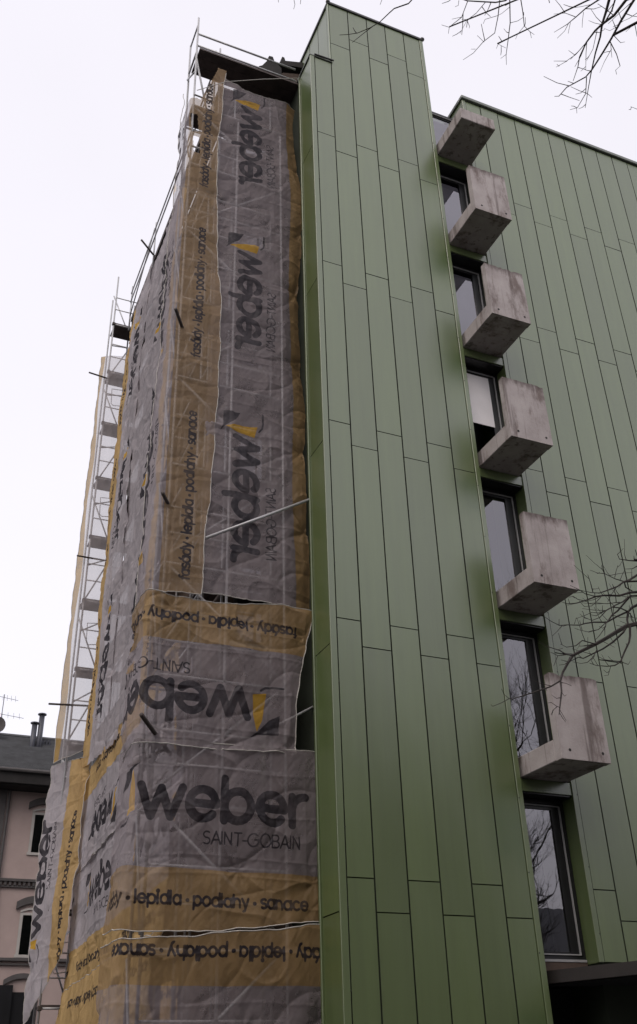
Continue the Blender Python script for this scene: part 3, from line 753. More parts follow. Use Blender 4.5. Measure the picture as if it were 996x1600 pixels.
# tubes poking through the netting at the corner, and the stay to the tower
for (x, z, L) in ((-5.90, 14.05, .55), (-5.95, 10.15, .34), (-5.94, 6.2, .95)):
    tb('tube', (x-.34*L, FY-L*.72, z+.02), (x+.5, FY+.75, z-.05), .032, 'rusty', 8)
tb('tube', (-5.90, 3.3, 6.15), (-5.2, 3.0, 6.5), .03, 'rusty')
tb('stay_tube', (-5.26, 1.60, 9.54), (-3.30, 1.69, 10.78), .027, 'galv', 8)
tb('stay_tube', (-3.95, 1.82, 6.55), (-3.30, 1.86, 6.95), .02, 'galv', 8)
MB().tube([(-5.85, 1.66, 20.95), (-5.2, 1.62, 21.55), (-4.3, 1.6, 22.1), (-3.32, 1.64, 22.72)], .009, 5).build('rope', M['hem'], scf)

# ------------------------------------------------------------------ neighbouring house on the left
hs = thing('town_house', 'pink rendered town house with slate roof and dark arched lintels behind the scaffold', 'house')
HY = 25.0
MB().box(-5.44, 3.0, HY, HY+7, 0, 11.4).build('wall', M['house_pink'], hs)
MB().box(-14, -5.44, HY-.10, HY+7, 0, 11.4).build('wall', M['house_dark'], hs)
MB().box(-14, 3, HY-.85, HY, 11.33, 11.40).build('soffit', M['block_dark'], hs)
MB().bbox(-14, 3, HY-.95, HY-.85, 11.36, 11.78, .02).build('fascia', M['block_dark'], hs)
MB().tube([(-14, HY-1.0, 11.82), (3, HY-1.0, 11.82)], .075, 8).build('gutter', M['house_dark'], hs)
rf = MB(); n = 22; y0_, z0_, y1_, z1_ = HY-.95, 11.86, HY+2.2, 14.02
for i in range(n):
    ya, yb = y0_+(y1_-y0_)*i/n, y0_+(y1_-y0_)*(i+1)/n; za, zb = z0_+(z1_-z0_)*i/n, z0_+(z1_-z0_)*(i+1)/n
    rf.poly([(-14, ya, za+.06), (3, ya, za+.06), (3, yb, zb+.004), (-14, yb, zb+.004)]); rf.poly([(-14, ya, za-.03), (3, ya, za-.03), (3, ya, za+.06), (-14, ya, za+.06)])
rf.poly([(-14, y1_, z1_), (3, y1_, z1_), (3, y1_+3.5, z0_), (-14, y1_+3.5, z0_)])
roof = rf.build('roof', M['slate'], hs)
MB().tube([(-14, y1_, z1_+.02), (3, y1_, z1_+.02)], .09, 8).build('ridge', M['slate'], roof)
for (x, zt) in ((-4.38, 14.66), (-4.62, 14.28)):
    c = MB().tube([(x, HY+1.3, 12.8), (x, HY+1.3, zt)], .105, 10).build('chimney', M['pipe'], roof, True)
    MB().tube([(x, HY+1.3, zt+.05), (x, HY+1.3, zt+.09)], .17, 10).tube([(x, HY+1.3, zt-.02), (x, HY+1.3, zt+.06)], .05, 6).build('cap', M['pipe'], c)
for i in range(3): MB().box(-4.2+.12*i, -4.13+.12*i, HY+1.6, HY+1.75, 13.55, 13.85).build('snow_guard', M['pipe'], roof)
for (z0, z1) in ((8.02, 8.30), (5.56, 5.78)):
    MB().box(-5.6, 3, HY-.14, HY-.002, z1-.09, z1).box(-5.6, 3, HY-.08, HY-.003, z0, z0+.06).build('string_course', M['house_dark'], hs)
    if z0 > 8:
        for i in range(16): MB().box(-5.3+.16*i, -5.22+.16*i, HY-.11, HY-.004, z0+.062, z1-.092).build('dentil', M['house_dark'], hs)
def archband(xc, hw, z0, rise, th, y, d):
    """segmental arch lintel"""
    mb = MB(); n = 10; pts = []
    for i in range(n+1):
        t = -1+2*i/n; pts.append((xc+hw*t, z0+rise*(1-t*t)))
    for (xa, za), (xb, zb) in zip(pts[:-1], pts[1:]):
        i = len(mb.v)
        mb.v += [(xa, y-d, za), (xb, y-d, zb), (xb, y-d, zb+th), (xa, y-d, za+th), (xa, y, za), (xb, y, zb), (xb, y, zb+th), (xa, y, za+th)]
        mb.f += [tuple(i+k for k in f) for f in ((0, 1, 2, 3), (3, 2, 6, 7), (1, 0, 4, 5))]
    i = 0; mb.f += [(0, 3, 7, 4)]; e = len(mb.v)-8; mb.f += [(e+1, e+5, e+6, e+2)]
    return mb
for xc in (-4.02, -1.7, .6):
    for (z0, z1) in ((9.22, 10.62), (5.89, 7.22)):
        f = MB()
        f.box(xc-.48, xc+.48, HY-.05, HY-.002, z0-.09, z0).box(xc-.44, xc-.34, HY-.03, HY-.003, z0, z1).box(xc+.34, xc+.44, HY-.03, HY-.003, z0, z1).box(xc-.34, xc+.34, HY-.03, HY-.003, z1-.08, z1).box(xc-.02, xc+.02, HY-.028, HY-.004, z0, z1-.08)
        fo = f.build('window', M['house_trim'], hs)
        MB().poly([(xc-.34, HY-.012, z0), (xc+.34, HY-.012, z0), (xc+.34, HY-.012, z1-.08), (xc-.34, HY-.012, z1-.08)]).build('pane', M['glass'], fo)
        MB().poly([(xc-.335, HY-.008, z0), (xc+.335, HY-.008, z0), (xc+.335, HY-.008, z1-.08), (xc-.335, HY-.008, z1-.08)]).build('curtain', M['house_curtain'], fo)
        archband(xc, .44, z1-.005, .10, .07, HY-.003, .04).build('arch_frame', M['house_trim'], fo)
        archband(xc, .60, z1+.10, .20, .24, HY-.002, .10).build('arch_lintel', M['house_dark'], hs)
    archband(xc-.1, .62, 4.96, .20, .16, HY-.002, .10).build('arch_lintel', M['house_dark'], hs)
    MB().box(xc-.45, xc+.45, HY-.04, HY-.002, 2.2, 4.75).build('shop_window', M['frame_dark'], hs)
MB().tube([(-5.36, HY-.12, 0), (-5.36, HY-.12, 11.3)], .05, 8).build('downpipe', M['house_dark'], hs)
MB().box(-14, -4.42, HY-.16, HY-.101, 0, 4.95).build('shop_front', M['frame_dark'], hs)
dish = thing('satellite_dish', 'dark satellite dish on the slate roof of the pink house', 'dish', (-5.98, 26.6, 13.7))
dm = MB(); cx, cy, cz = -5.98, 26.5, 14.22; n = 16
rings = []
for (r, d) in ((0, .06), (.16, .035), (.32, 0)):
    rings.append(len(dm.v))
    for j in range(n): t = 2*math.pi*j/n; dm.v.append((cx+r*math.cos(t)*.9, cy+d, cz+r*math.sin(t)))
for a, b in zip(rings[:-1], rings[1:]):
    for j in range(n): dm.f.append((a+j, a+(j+1) % n, b+(j+1) % n, b+j))
dm.build('reflector', M['house_dark'], dish, True)
MB().tube([(cx, cy+.1, 13.6), (cx, cy+.1, cz)], .025, 6).build('mast', M['pipe'], dish); MB().tube([(cx, cy+.05, cz-.25), (cx, cy-.28, cz-.02)], .012, 5).build('feed_arm', M['pipe'], dish)
ant = thing('television_antenna', 'thin rod antenna on a mast above the slate roof', 'antenna', (-5.86, 26.9, 13.8))
AX, AY = -5.86, 26.9
MB().tube([(AX, AY, 13.7), (AX, AY, 15.6)], .016, 5).build('mast', M['pipe'], ant)
for (z, L) in ((15.45, .8), (14.75, 1.1)):
    MB().tube([(AX-.25, AY, z+.05), (AX-.25+L, AY, z-.05)], .009, 5).build('boom', M['pipe'], ant)
    for i in range(5): MB().tube([(AX-.2+L*i/5, AY-.1, z-.14), (AX-.2+L*i/5, AY+.1, z+.16)], .006, 4).build('rod', M['pipe'], ant)

# ------------------------------------------------------------------ bare trees
BR=[[[-1.69,-4.33,6.15,0.042],[-1.94,-4.19,6.04,0.0395],[-2.08,-4.17,6.0,0.037],[-2.23,-4.13,5.91,0.0345],[-2.36,-4.12,5.83,0.032],[-2.5,-4.1,5.75,0.0295],[-2.66,-4.06,5.67,0.027],[-2.79,-4.05,5.6,0.0245],[-2.89,-4.06,5.49,0.022],[-2.98,-4.06,5.37,0.0195],[-3.05,-4.09,5.26,0.017],[-3.09,-4.13,5.12,0.0145],[-3.15,-4.16,4.99,0.012],[-3.21,-4.2,4.88,0.0095],[-3.27,-4.26,4.81,0.007]],
[[-3.17,-4.23,5.19,0.014],[-3.27,-4.21,5.13,0.0126],[-3.37,-4.19,5.09,0.0111],[-3.49,-4.15,5.05,0.0097],[-3.64,-4.1,5.0,0.0083],[-3.73,-4.1,4.98,0.0069],[-3.82,-4.09,4.93,0.0054],[-3.91,-4.08,4.89,0.004]],
[[-3.74,-4.11,4.98,0.006],[-3.81,-4.14,5.0,0.005],[-3.86,-4.18,5.04,0.004]],
[[-3.27,-4.29,4.88,0.007],[-3.31,-4.3,4.88,0.006],[-3.38,-4.31,4.91,0.005],[-3.42,-4.31,4.9,0.004]],
[[-3.29,-4.28,4.89,0.006],[-3.32,-4.24,4.86,0.005],[-3.33,-4.21,4.82,0.004]],
[[-3.27,-4.28,4.86,0.006],[-3.24,-4.28,4.81,0.005],[-3.21,-4.28,4.75,0.004]],
[[-3.21,-4.28,5.05,0.005],[-3.18,-4.28,5.01,0.0045],[-3.17,-4.3,5.02,0.004]],
[[-2.85,-4.12,5.56,0.013],[-2.96,-4.14,5.55,0.0107],[-3.06,-4.17,5.57,0.0085],[-3.2,-4.17,5.59,0.0063],[-3.34,-4.18,5.63,0.004]],
[[-2.97,-4.15,5.54,0.009],[-3.07,-4.14,5.52,0.0065],[-3.12,-4.11,5.41,0.004]],
[[-3.04,-4.1,5.54,0.007],[-3.16,-4.14,5.55,0.004]],
[[-2.56,-4.17,5.71,0.012],[-2.72,-4.15,5.74,0.01],[-2.81,-4.14,5.67,0.008],[-2.93,-4.13,5.64,0.006],[-3.03,-4.16,5.65,0.004]],
[[-2.56,-4.17,5.71,0.01],[-2.66,-4.14,5.69,0.007],[-2.76,-4.12,5.68,0.004]],
[[-2.08,-4.17,6.0,0.02],[-2.15,-4.17,5.91,0.018],[-2.27,-4.11,5.8,0.016],[-2.39,-4.07,5.72,0.014],[-2.51,-4.04,5.66,0.012],[-2.63,-4.01,5.6,0.01],[-2.72,-4.04,5.59,0.008],[-2.83,-4.02,5.53,0.006],[-2.95,-4.03,5.53,0.004]],
[[-2.55,-4.15,5.65,0.008],[-2.6,-4.13,5.57,0.007],[-2.67,-4.11,5.51,0.006],[-2.75,-4.1,5.49,0.005],[-2.85,-4.09,5.5,0.004]],
[[-2.06,-4.2,6.0,0.022],[-2.08,-4.19,5.87,0.0198],[-2.12,-4.2,5.79,0.0175],[-2.19,-4.17,5.67,0.0152],[-2.25,-4.15,5.56,0.013],[-2.33,-4.14,5.51,0.0107],[-2.43,-4.13,5.49,0.0085],[-2.56,-4.11,5.49,0.0062],[-2.65,-4.12,5.5,0.004]],
[[-2.34,-4.25,5.51,0.01],[-2.44,-4.24,5.51,0.007],[-2.57,-4.2,5.52,0.004]],
[[-2.34,-4.25,5.51,0.008],[-2.28,-4.29,5.47,0.006],[-2.27,-4.32,5.5,0.004]],
[[-2.48,-4.24,5.44,0.007],[-2.49,-4.19,5.36,0.0055],[-2.52,-4.16,5.36,0.004]],
[[-1.63,-4.24,6.39,0.026],[-1.82,-4.13,6.32,0.0244],[-1.91,-4.13,6.27,0.0228],[-1.99,-4.14,6.2,0.0212],[-2.04,-4.15,6.09,0.0196],[-2.07,-4.18,5.99,0.018]],
[[-2.03,-4.18,6.18,0.013],[-2.16,-4.21,6.19,0.0112],[-2.29,-4.23,6.17,0.0094],[-2.41,-4.23,6.1,0.0076],[-2.53,-4.22,6.03,0.0058],[-2.64,-4.26,6.01,0.004]],
[[-2.03,-4.18,6.18,0.017],[-2.17,-4.15,6.11,0.0156],[-2.31,-4.12,6.03,0.0141],[-2.48,-4.11,6.01,0.0127],[-2.61,-4.12,5.97,0.0112],[-2.72,-4.15,5.92,0.0098],[-2.87,-4.15,5.9,0.0083],[-3.0,-4.16,5.87,0.0069],[-3.13,-4.2,5.88,0.0054],[-3.26,-4.25,5.9,0.004]],
[[-2.38,-4.19,5.99,0.012],[-2.42,-4.21,5.92,0.0097],[-2.5,-4.19,5.82,0.0073],[-2.57,-4.17,5.75,0.005]],
[[-3.06,-4.23,5.83,0.006],[-3.07,-4.26,5.89,0.004]],
[[-2.88,-4.26,5.86,0.006],[-2.87,-4.3,5.92,0.004]],
[[-2.38,-4.19,5.99,0.007],[-2.48,-4.16,5.9,0.0063],[-2.6,-4.14,5.86,0.0055],[-2.72,-4.15,5.86,0.0047],[-2.81,-4.17,5.86,0.004]],
[[-1.64,-4.29,6.49,0.026],[-1.86,-4.21,6.44,0.0236],[-1.99,-4.23,6.4,0.0211],[-2.14,-4.22,6.34,0.0187],[-2.34,-4.2,6.32,0.0162],[-2.47,-4.21,6.28,0.0138],[-2.62,-4.2,6.21,0.0113],[-2.76,-4.21,6.15,0.0089],[-2.9,-4.23,6.11,0.0064],[-3.01,-4.28,6.09,0.004]],
[[-2.5,-4.24,6.26,0.01],[-2.64,-4.24,6.27,0.0085],[-2.74,-4.27,6.29,0.007],[-2.83,-4.3,6.29,0.0055],[-2.91,-4.34,6.28,0.004]],
[[-2.64,-4.22,6.19,0.008],[-2.75,-4.23,6.19,0.0067],[-2.83,-4.26,6.2,0.0053],[-2.9,-4.27,6.17,0.004]],
[[-1.61,-4.34,6.76,0.024],[-1.83,-4.23,6.65,0.0215],[-1.95,-4.23,6.57,0.019],[-2.07,-4.25,6.51,0.0165],[-2.18,-4.26,6.43,0.014],[-2.33,-4.25,6.36,0.0115],[-2.46,-4.26,6.3,0.009],[-2.6,-4.29,6.27,0.0065],[-2.75,-4.31,6.26,0.004]],
[[-2.04,-4.23,6.53,0.012],[-2.18,-4.25,6.53,0.01],[-2.34,-4.27,6.56,0.008],[-2.46,-4.3,6.53,0.006],[-2.59,-4.33,6.53,0.004]],
[[-2.4,-4.34,6.51,0.008],[-2.46,-4.38,6.54,0.006],[-2.5,-4.43,6.56,0.004]],
[[-2.25,-4.32,6.5,0.008],[-2.25,-4.36,6.56,0.006],[-2.24,-4.4,6.62,0.004]],
[[-2.14,-4.28,6.51,0.007],[-2.13,-4.33,6.57,0.0055],[-2.12,-4.36,6.6,0.004]],
[[-2.59,-4.31,6.27,0.009],[-2.65,-4.37,6.33,0.0065],[-2.72,-4.43,6.4,0.004]],
[[-2.04,-4.23,6.53,0.012],[-1.99,-4.18,6.49,0.012],[-1.89,-4.17,6.46,0.012]],
[[-1.66,-4.32,6.81,0.016],[-1.83,-4.28,6.81,0.0133],[-1.94,-4.27,6.8,0.0105],[-2.07,-4.26,6.8,0.0077],[-2.14,-4.32,6.82,0.005]],
[[-1.83,-4.27,6.75,0.01],[-1.9,-4.25,6.71,0.007],[-1.99,-4.23,6.7,0.004]],
[[-1.85,-4.32,6.85,0.009],[-1.88,-4.34,6.92,0.005]],
[[-1.87,-4.28,6.82,0.008],[-1.88,-4.3,6.86,0.004]],
[[-2.0,-4.29,6.79,0.007],[-2.03,-4.31,6.86,0.004]],
[[-1.64,-4.27,6.45,0.02],[-1.86,-4.19,6.4,0.0177],[-1.99,-4.22,6.36,0.0154],[-2.11,-4.22,6.27,0.0131],[-2.24,-4.23,6.2,0.0109],[-2.37,-4.23,6.12,0.0086],[-2.5,-4.24,6.06,0.0063],[-2.63,-4.28,6.03,0.004]],
[[-1.97,-4.2,6.37,0.018],[-2.07,-4.19,6.27,0.0165],[-2.18,-4.18,6.16,0.015],[-2.28,-4.19,6.09,0.0135],[-2.37,-4.2,5.99,0.012]],
[[-2.17,-4.23,6.25,0.008],[-2.36,-4.23,6.2,0.0067],[-2.53,-4.26,6.17,0.0053],[-2.67,-4.3,6.12,0.004]],
[[-2.2,-4.21,6.25,0.007],[-2.25,-4.28,6.32,0.0055],[-2.32,-4.34,6.4,0.004]],
[[-2.39,-4.25,6.11,0.008],[-2.48,-4.22,6.02,0.007],[-2.59,-4.21,5.97,0.006],[-2.7,-4.23,5.98,0.005],[-2.77,-4.3,6.01,0.004]],
[[-2.45,-4.29,6.26,0.007],[-2.52,-4.28,6.19,0.006],[-2.6,-4.26,6.12,0.005],[-2.7,-4.25,6.1,0.004]],
[[-2.02,-4.18,6.17,0.008],[-1.95,-4.15,6.13,0.007],[-1.88,-4.14,6.14,0.006]],
[[-2.01,-4.19,6.16,0.007],[-1.96,-4.13,6.11,0.006],[-1.9,-4.1,6.09,0.005]],
[[-4.76,-8.81,9.3,0.026],[-4.88,-8.65,9.3,0.0232],[-4.91,-8.52,9.26,0.0205],[-4.96,-8.42,9.25,0.0177],[-4.99,-8.36,9.23,0.015],[-5.01,-8.26,9.2,0.0123],[-5.01,-8.15,9.15,0.0095],[-4.99,-8.09,9.11,0.0067],[-4.98,-7.99,9.05,0.004]],
[[-4.9,-8.6,9.54,0.026],[-4.9,-8.51,9.5,0.0232],[-4.88,-8.43,9.46,0.0205],[-4.87,-8.35,9.41,0.0177],[-4.84,-8.27,9.36,0.015],[-4.82,-8.16,9.3,0.0123],[-4.79,-8.04,9.22,0.0095],[-4.76,-7.94,9.15,0.0067],[-4.72,-7.81,9.05,0.004]],
[[-4.86,-8.59,9.51,0.014],[-4.87,-8.54,9.47,0.013],[-4.87,-8.48,9.41,0.012],[-4.89,-8.42,9.36,0.011],[-4.91,-8.38,9.32,0.01]],
[[-4.76,-8.79,9.41,0.022],[-4.79,-8.65,9.35,0.02],[-4.82,-8.5,9.27,0.018],[-4.84,-8.37,9.19,0.016],[-4.86,-8.25,9.13,0.014],[-4.89,-8.14,9.06,0.012],[-4.92,-8.08,9.02,0.01],[-5.03,-7.95,8.99,0.008],[-5.07,-7.88,8.94,0.006],[-5.11,-7.87,8.93,0.004]],
[[-4.9,-8.07,9.04,0.008],[-4.87,-7.99,8.94,0.0063],[-4.9,-7.89,8.86,0.0047],[-4.96,-7.86,8.84,0.003]],
[[-4.79,-7.94,9.04,0.005],[-4.75,-7.94,9.01,0.003]],
[[-4.92,-7.9,8.84,0.004],[-4.9,-7.87,8.81,0.003]],
[[-4.85,-8.36,9.16,0.008],[-4.78,-8.33,9.07,0.0067],[-4.73,-8.29,8.99,0.0055],[-4.76,-8.26,8.96,0.0043],[-4.75,-8.25,8.92,0.003]],
[[-4.82,-8.33,9.12,0.006],[-4.85,-8.25,9.04,0.0045],[-4.87,-8.19,8.96,0.003]],
[[-4.85,-8.41,9.18,0.006],[-4.78,-8.4,9.13,0.0045],[-4.75,-8.42,9.13,0.003]],
[[-4.98,-8.58,9.45,0.015],[-5.04,-8.53,9.39,0.0126],[-5.13,-8.45,9.33,0.0102],[-5.2,-8.38,9.26,0.0078],[-5.26,-8.33,9.2,0.0054],[-5.35,-8.26,9.14,0.003]],
[[-5.21,-8.39,9.25,0.006],[-5.31,-8.39,9.24,0.0045],[-5.41,-8.36,9.21,0.003]],
[[-5.29,-8.37,9.28,0.006],[-5.37,-8.41,9.28,0.0045],[-5.44,-8.44,9.27,0.003]],
[[-5.28,-8.37,9.15,0.005],[-5.28,-8.31,9.13,0.004],[-5.31,-8.24,9.11,0.003]],
[[-5.27,-8.38,9.15,0.004],[-5.25,-8.31,9.11,0.003]],
[[-5.09,-8.49,9.35,0.005],[-5.18,-8.45,9.32,0.004],[-5.27,-8.42,9.29,0.003]],
[[-5.17,-8.45,9.25,0.004],[-5.15,-8.4,9.22,0.0035],[-5.13,-8.36,9.19,0.003]],
[[-4.91,-8.39,9.33,0.006],[-4.98,-8.4,9.37,0.0045],[-5.04,-8.42,9.42,0.003]],
[[-4.92,-8.38,9.33,0.005],[-4.97,-8.36,9.35,0.004],[-5.02,-8.35,9.37,0.003]],
[[-5.01,-8.26,9.2,0.008],[-5.06,-8.16,9.14,0.0063],[-5.12,-8.1,9.1,0.0047],[-5.22,-8.06,9.1,0.003]],
[[-5.05,-8.14,9.17,0.005],[-5.15,-8.18,9.12,0.003]],
[[-5.13,-8.12,9.07,0.005],[-5.19,-8.04,9.06,0.003]],
[[-5.01,-8.27,9.21,0.006],[-4.98,-8.2,9.15,0.0045],[-4.93,-8.11,9.08,0.003]],
[[-4.93,-8.33,9.31,0.006],[-4.92,-8.23,9.2,0.0045],[-4.95,-8.16,9.12,0.003]],
[[-4.8,-8.49,9.31,0.006],[-4.86,-8.53,9.36,0.0045],[-4.83,-8.58,9.37,0.003]],
[[-4.71,-8.6,9.31,0.006],[-4.75,-8.53,9.3,0.0045],[-4.8,-8.47,9.3,0.003]],
[[-4.68,-8.57,9.27,0.005],[-4.71,-8.5,9.26,0.004],[-4.73,-8.44,9.25,0.003]],
[[-4.8,-8.44,9.29,0.005],[-4.84,-8.38,9.29,0.004],[-4.89,-8.37,9.31,0.003]],
[[-4.38,-8.08,8.85,0.005],[-4.51,-8.1,8.81,0.003]],
[[-5.59,-8.2,9.71,0.012],[-5.66,-8.12,9.61,0.0112],[-5.76,-8.1,9.55,0.0104],[-5.88,-8.09,9.5,0.0096],[-6.03,-8.07,9.45,0.0088],[-6.19,-8.07,9.43,0.008]],
[[-6.02,-8.06,9.47,0.007],[-6.04,-7.97,9.36,0.0057],[-6.13,-7.9,9.27,0.0043],[-6.21,-7.91,9.24,0.003]],
[[-6.05,-7.99,9.33,0.004],[-6.12,-7.94,9.33,0.003]],
[[-6.15,-7.93,9.22,0.004],[-6.14,-7.89,9.19,0.003]],
[[-5.85,-8.08,9.53,0.007],[-5.91,-8.01,9.44,0.0057],[-5.98,-7.96,9.37,0.0043],[-6.02,-7.89,9.26,0.003]],
[[-5.97,-7.95,9.39,0.004],[-5.93,-7.92,9.37,0.0035],[-5.93,-7.91,9.36,0.003]],
[[-5.97,-7.95,9.4,0.004],[-6.01,-7.93,9.41,0.003]],
[[-5.72,-8.12,9.61,0.008],[-5.7,-8.03,9.49,0.007],[-5.7,-7.95,9.37,0.006],[-5.78,-7.88,9.3,0.005],[-5.84,-7.8,9.22,0.004],[-5.92,-7.75,9.15,0.003]],
[[-5.78,-7.89,9.28,0.004],[-5.85,-7.9,9.32,0.003]],
[[-5.86,-7.86,9.18,0.004],[-5.89,-7.84,9.19,0.003]],
[[-5.72,-8.05,9.46,0.005],[-5.82,-8.0,9.42,0.004],[-5.84,-7.99,9.36,0.003]],
[[-5.65,-8.16,9.6,0.009],[-5.59,-8.04,9.45,0.0075],[-5.57,-7.95,9.34,0.006],[-5.56,-7.88,9.24,0.0045],[-5.55,-7.85,9.15,0.003]],
[[-5.57,-7.96,9.35,0.005],[-5.65,-7.91,9.3,0.004],[-5.67,-7.9,9.24,0.003]],
[[-5.64,-7.89,9.34,0.004],[-5.6,-7.94,9.23,0.003]],
[[-5.58,-7.91,9.2,0.004],[-5.61,-7.86,9.19,0.003]],
[[-5.62,-8.11,9.56,0.005],[-5.68,-8.06,9.5,0.004],[-5.72,-8.05,9.46,0.003]],
[[-5.57,-8.2,9.58,0.008],[-5.53,-8.15,9.48,0.0067],[-5.5,-8.1,9.37,0.0055],[-5.46,-8.11,9.3,0.0043],[-5.44,-8.13,9.24,0.003]],
[[-5.5,-8.1,9.37,0.005],[-5.54,-8.04,9.31,0.004],[-5.56,-8.03,9.25,0.003]],
[[-5.48,-8.13,9.26,0.004],[-5.45,-8.1,9.23,0.003]],
[[-5.57,-8.02,9.49,0.005],[-5.52,-8.06,9.49,0.0045],[-5.49,-8.1,9.5,0.004]],
[[-5.35,-8.29,9.51,0.006],[-5.36,-8.3,9.53,0.006],[-5.36,-8.33,9.54,0.006]],
[[-6.12,-8.07,9.4,0.004],[-6.11,-8.04,9.38,0.0035],[-6.13,-8.02,9.38,0.003]],
[[-6.39,-7.88,9.65,0.012],[-6.42,-7.84,9.58,0.0111],[-6.45,-7.82,9.53,0.0102],[-6.56,-7.76,9.48,0.0093],[-6.6,-7.73,9.43,0.0084],[-6.66,-7.67,9.36,0.0076],[-6.73,-7.62,9.31,0.0067],[-6.82,-7.57,9.26,0.0058],[-6.9,-7.55,9.22,0.0049],[-6.98,-7.54,9.18,0.004]],
[[-7.54,-7.57,9.34,0.004],[-7.52,-7.53,9.32,0.003]],
[[-7.42,-7.61,9.34,0.004],[-7.39,-7.57,9.31,0.0035],[-7.39,-7.54,9.29,0.003]],
[[-7.36,-7.63,9.34,0.004],[-7.35,-7.59,9.31,0.003]],
[[-6.75,-7.89,9.3,0.004],[-6.75,-7.85,9.28,0.003]]]

def grow(mb, p, d, L, r, depth, rg, ok, up=.15):
    """recursive bare branching; ok(point) keeps the crown on its own side"""
    p = Vector(p); d = Vector(d).normalized(); pts = [p.copy()]; n = 4; rs = [r]
    for i in range(n):
        d = (d+Vector((rg.uniform(-.22, .22), rg.uniform(-.22, .22), rg.uniform(-.12, .2)+up*.3))).normalized()
        p = p+d*L/n
        if not ok(p): break
        pts.append(p.copy()); rs.append(r*(1-.5*(i+1)/n))
    if len(pts) < 2: return
    mb.tube(pts, rs, 4 if r < .02 else 6, False)
    if depth == 0: return
    for i in range(1, len(pts)):
        for _ in range(2 if i > 1 else 1):
            if rg.random() < .82:
                a = Vector((rg.uniform(-1, 1), rg.uniform(-1, 1), rg.uniform(-.5, .9)))
                nd = (d*.75+a*.85).normalized()
                grow(mb, pts[i], nd, L*rg.uniform(.5, .72), rs[i]*.62, depth-1, rg, ok, up)
def tree(label, base, top, trunk_r, limbs, traced, seed, okf):
    rg = random.Random(seed)
    t = thing('bare_tree', label, 'tree', (base[0], base[1], 0), 'bare trees in front of the building')
    b = Vector(base); e = Vector(top); mb = MB(); N = 8
    pts = [b.lerp(e, i/N)+Vector((rg.uniform(-.1, .1), rg.uniform(-.1, .1), 0))*(0 if i == 0 else 1) for i in range(N+1)]
    rs = [trunk_r*(1.25 if i == 0 else 1-.78*i/N) for i in range(N+1)]
    mb.tube(pts, rs, 10)
    cr = MB()
    for tgt, h, r in limbs:          # limbs that carry the traced branches
        s = b.lerp(e, h); q = Vector(tgt); mid = s.lerp(q, .5)+Vector((0, 0, .35)); 
        cps = [s, s.lerp(mid, .6)+Vector((0, 0, .15)), mid, mid.lerp(q, .55)+Vector((0, 0, .05)), q]
        mb.tube(cps, [r*1.9, r*1.5, r*1.1, r*.8, r*.55], 7, False)
        for c in cps[1:4]:
            for _ in range(3): grow(cr, c, (rg.uniform(-.5, 1), rg.uniform(-1, 1), rg.uniform(-.1, 1)), rg.uniform(.9, 1.6), r*.45, 2, rg, okf)
    for br in traced:
        cr.tube([p[:3] for p in br], [p[3]*(.66 if br[0][2] < 8 else .56) for p in br], 5 if br[0][3] > .012 else 4, False)
        for a, c in zip(br[:-1], br[1:]):       # short spur twigs
            A_, B_ = Vector(a[:3]), Vector(c[:3]); L = (B_-A_).length
            for _ in range(int(L*11*rg.random()+.4)):
                s = A_.lerp(B_, rg.random()); d = ((B_-A_).normalized()*.5+Vector((rg.uniform(-1, 1), rg.uniform(-1, 1), rg.uniform(-.8, 1)))).normalized()
                l = rg.uniform(.06, .26) if a[3] > .006 else rg.uniform(.04, .12); e1 = s+d*l*.5; e2 = s+d*l+Vector((0, 0, rg.uniform(-.02, .05)))
                cr.tube([s, e1, e2], [min(.0042, a[3]*.6), .003, .0022], 4, False)
    for i in range(9):
        h = rg.uniform(.35, .98); s = b.lerp(e, h); an = rg.uniform(-1.9, 1.9)
        grow(cr, s, (math.cos(an), math.sin(an), rg.uniform(.2, .9)), rg.uniform(1.8, 2.8), trunk_r*(1-.75*h)*.5, 3, rg, okf)
    mb.build('trunk', M['bark'], t, True); cr.build('crown', M['bark'], t)
    return t
# the crowns of the standing trees are kept to the right of the facade's balcony column, over the pavement
def right_side(m, c): return lambda p: p.y > -30 and (p.x-CAMPOS[0])*m-(p.y-CAMPOS[1]) > c and p.y < .3
tree('bare tree whose dark twigs reach across the facade by the lower balconies', (2.4, -5.2, 0), (2.9, -5.4, 10.5), .20,
     [(BR[0][0][:3], .50, .045), (BR[18][0][:3], .52, .03), (BR[25][0][:3], .55, .03), (BR[28][0][:3], .57, .028), (BR[34][0][:3], .58, .02), (BR[38][0][:3], .54, .024)], BR[:48], 5, right_side(.95, 1.0))
tree('bare tree whose thin twigs hang into the sky at the top', (-1.2, -11.2, 0), (-1.6, -11.0, 13.0), .22,
     [(BR[48][0][:3], .74, .03), (BR[49][0][:3], .75, .03), (BR[51][0][:3], .72, .026), (BR[57][0][:3], .77, .02), (BR[77][0][:3], .78, .016), (BR[99][0][:3], .80, .016), (BR[80][0][:3], .78, .01), (BR[90][0][:3], .79, .01)], BR[48:], 9, right_side(.55, 1.2))
tree('bare street tree seen mirrored in the lower window', (11.5, -9.4, 0), (11.2, -9.2, 11.0), .22, [], [], 21, right_side(.8, 1.0))
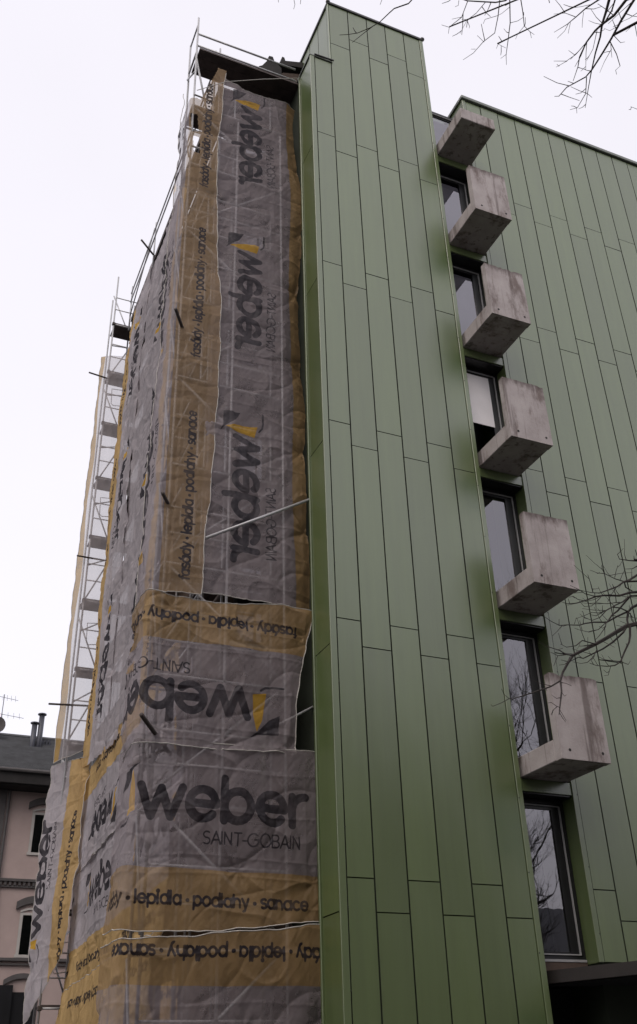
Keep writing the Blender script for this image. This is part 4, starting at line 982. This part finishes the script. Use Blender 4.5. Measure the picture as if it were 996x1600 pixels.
tree('unseen bare tree added far right behind the viewer for darker reflections', (17.5, -16.5, 0), (17.2, -16.2, 12.0), .25, [], [], 33, right_side(.8, 1.0))  # this tree and the next are unseen, put in to darken mirrored sky
tree('unseen bare tree added at the end of the house row for darker reflections', (15.0, -22.5, 0), (15.1, -22.2, 13.0), .25, [], [], 35, right_side(.8, 1.0))

# ------------------------------------------------------------------ unseen houses added behind the viewer to darken the lower facade and its reflections
for i, (x0, x1, h, lab) in enumerate(((-44, -18, 13.5, 'unseen low grey-brown house added behind the viewer to block light, left of the tall one'), (-18, 12, 15.5, 'unseen tall grey-brown house added right behind the viewer to block light'), (12.5, 40, 6.0, 'unseen low flat outbuilding added behind the viewer for darker reflections, to the right of the tall house'))):
    ob = thing('unseen_house', lab, 'house', (0, 0, 0), 'unseen houses added across the street')
    yb = -23.0
    MB().box(x0, x1-.05, yb-8, yb, 0, h).build('wall', M['rear_wall'], ob)
    MB().poly([(x0, yb+.4, h), (x1-.05, yb+.4, h), (x1-.05, yb-4, h+3), (x0, yb-4, h+3)]).poly([(x0, yb-4, h+3), (x1-.05, yb-4, h+3), (x1-.05, yb-8.4, h), (x0, yb-8.4, h)]).build('roof', M['slate'], ob)
    x = x0+1.5
    while x < x1-2:
        for z in ((1.2, 4.4, 7.6) if h > 8 else (1.2,)): MB().box(x, x+1.2, yb-.02, yb+.03, z, z+1.7).build('window', M['frame_dark'], ob)
        x += 3.0

# ------------------------------------------------------------------ put every group's origin at its base
bpy.context.view_layer.update()
for o in list(COL.objects):
    if o.parent is None and o.type == 'EMPTY' and o.location.length < 1e-6:
        lo = Vector((1e9,)*3); hi = Vector((-1e9,)*3)
        for c in o.children:
            if c.type != 'MESH': continue
            for q in c.bound_box:
                p = c.matrix_world @ Vector(q); lo = Vector(map(min, lo, p)); hi = Vector(map(max, hi, p))
        base = Vector(((lo.x+hi.x)/2, (lo.y+hi.y)/2, lo.z)); o.location = base
        for c in o.children: c.matrix_parent_inverse = Matrix.Translation(-base)
    elif o.parent is None and o.type == 'EMPTY':
        for c in o.children: c.matrix_parent_inverse = Matrix.Translation(-o.location)
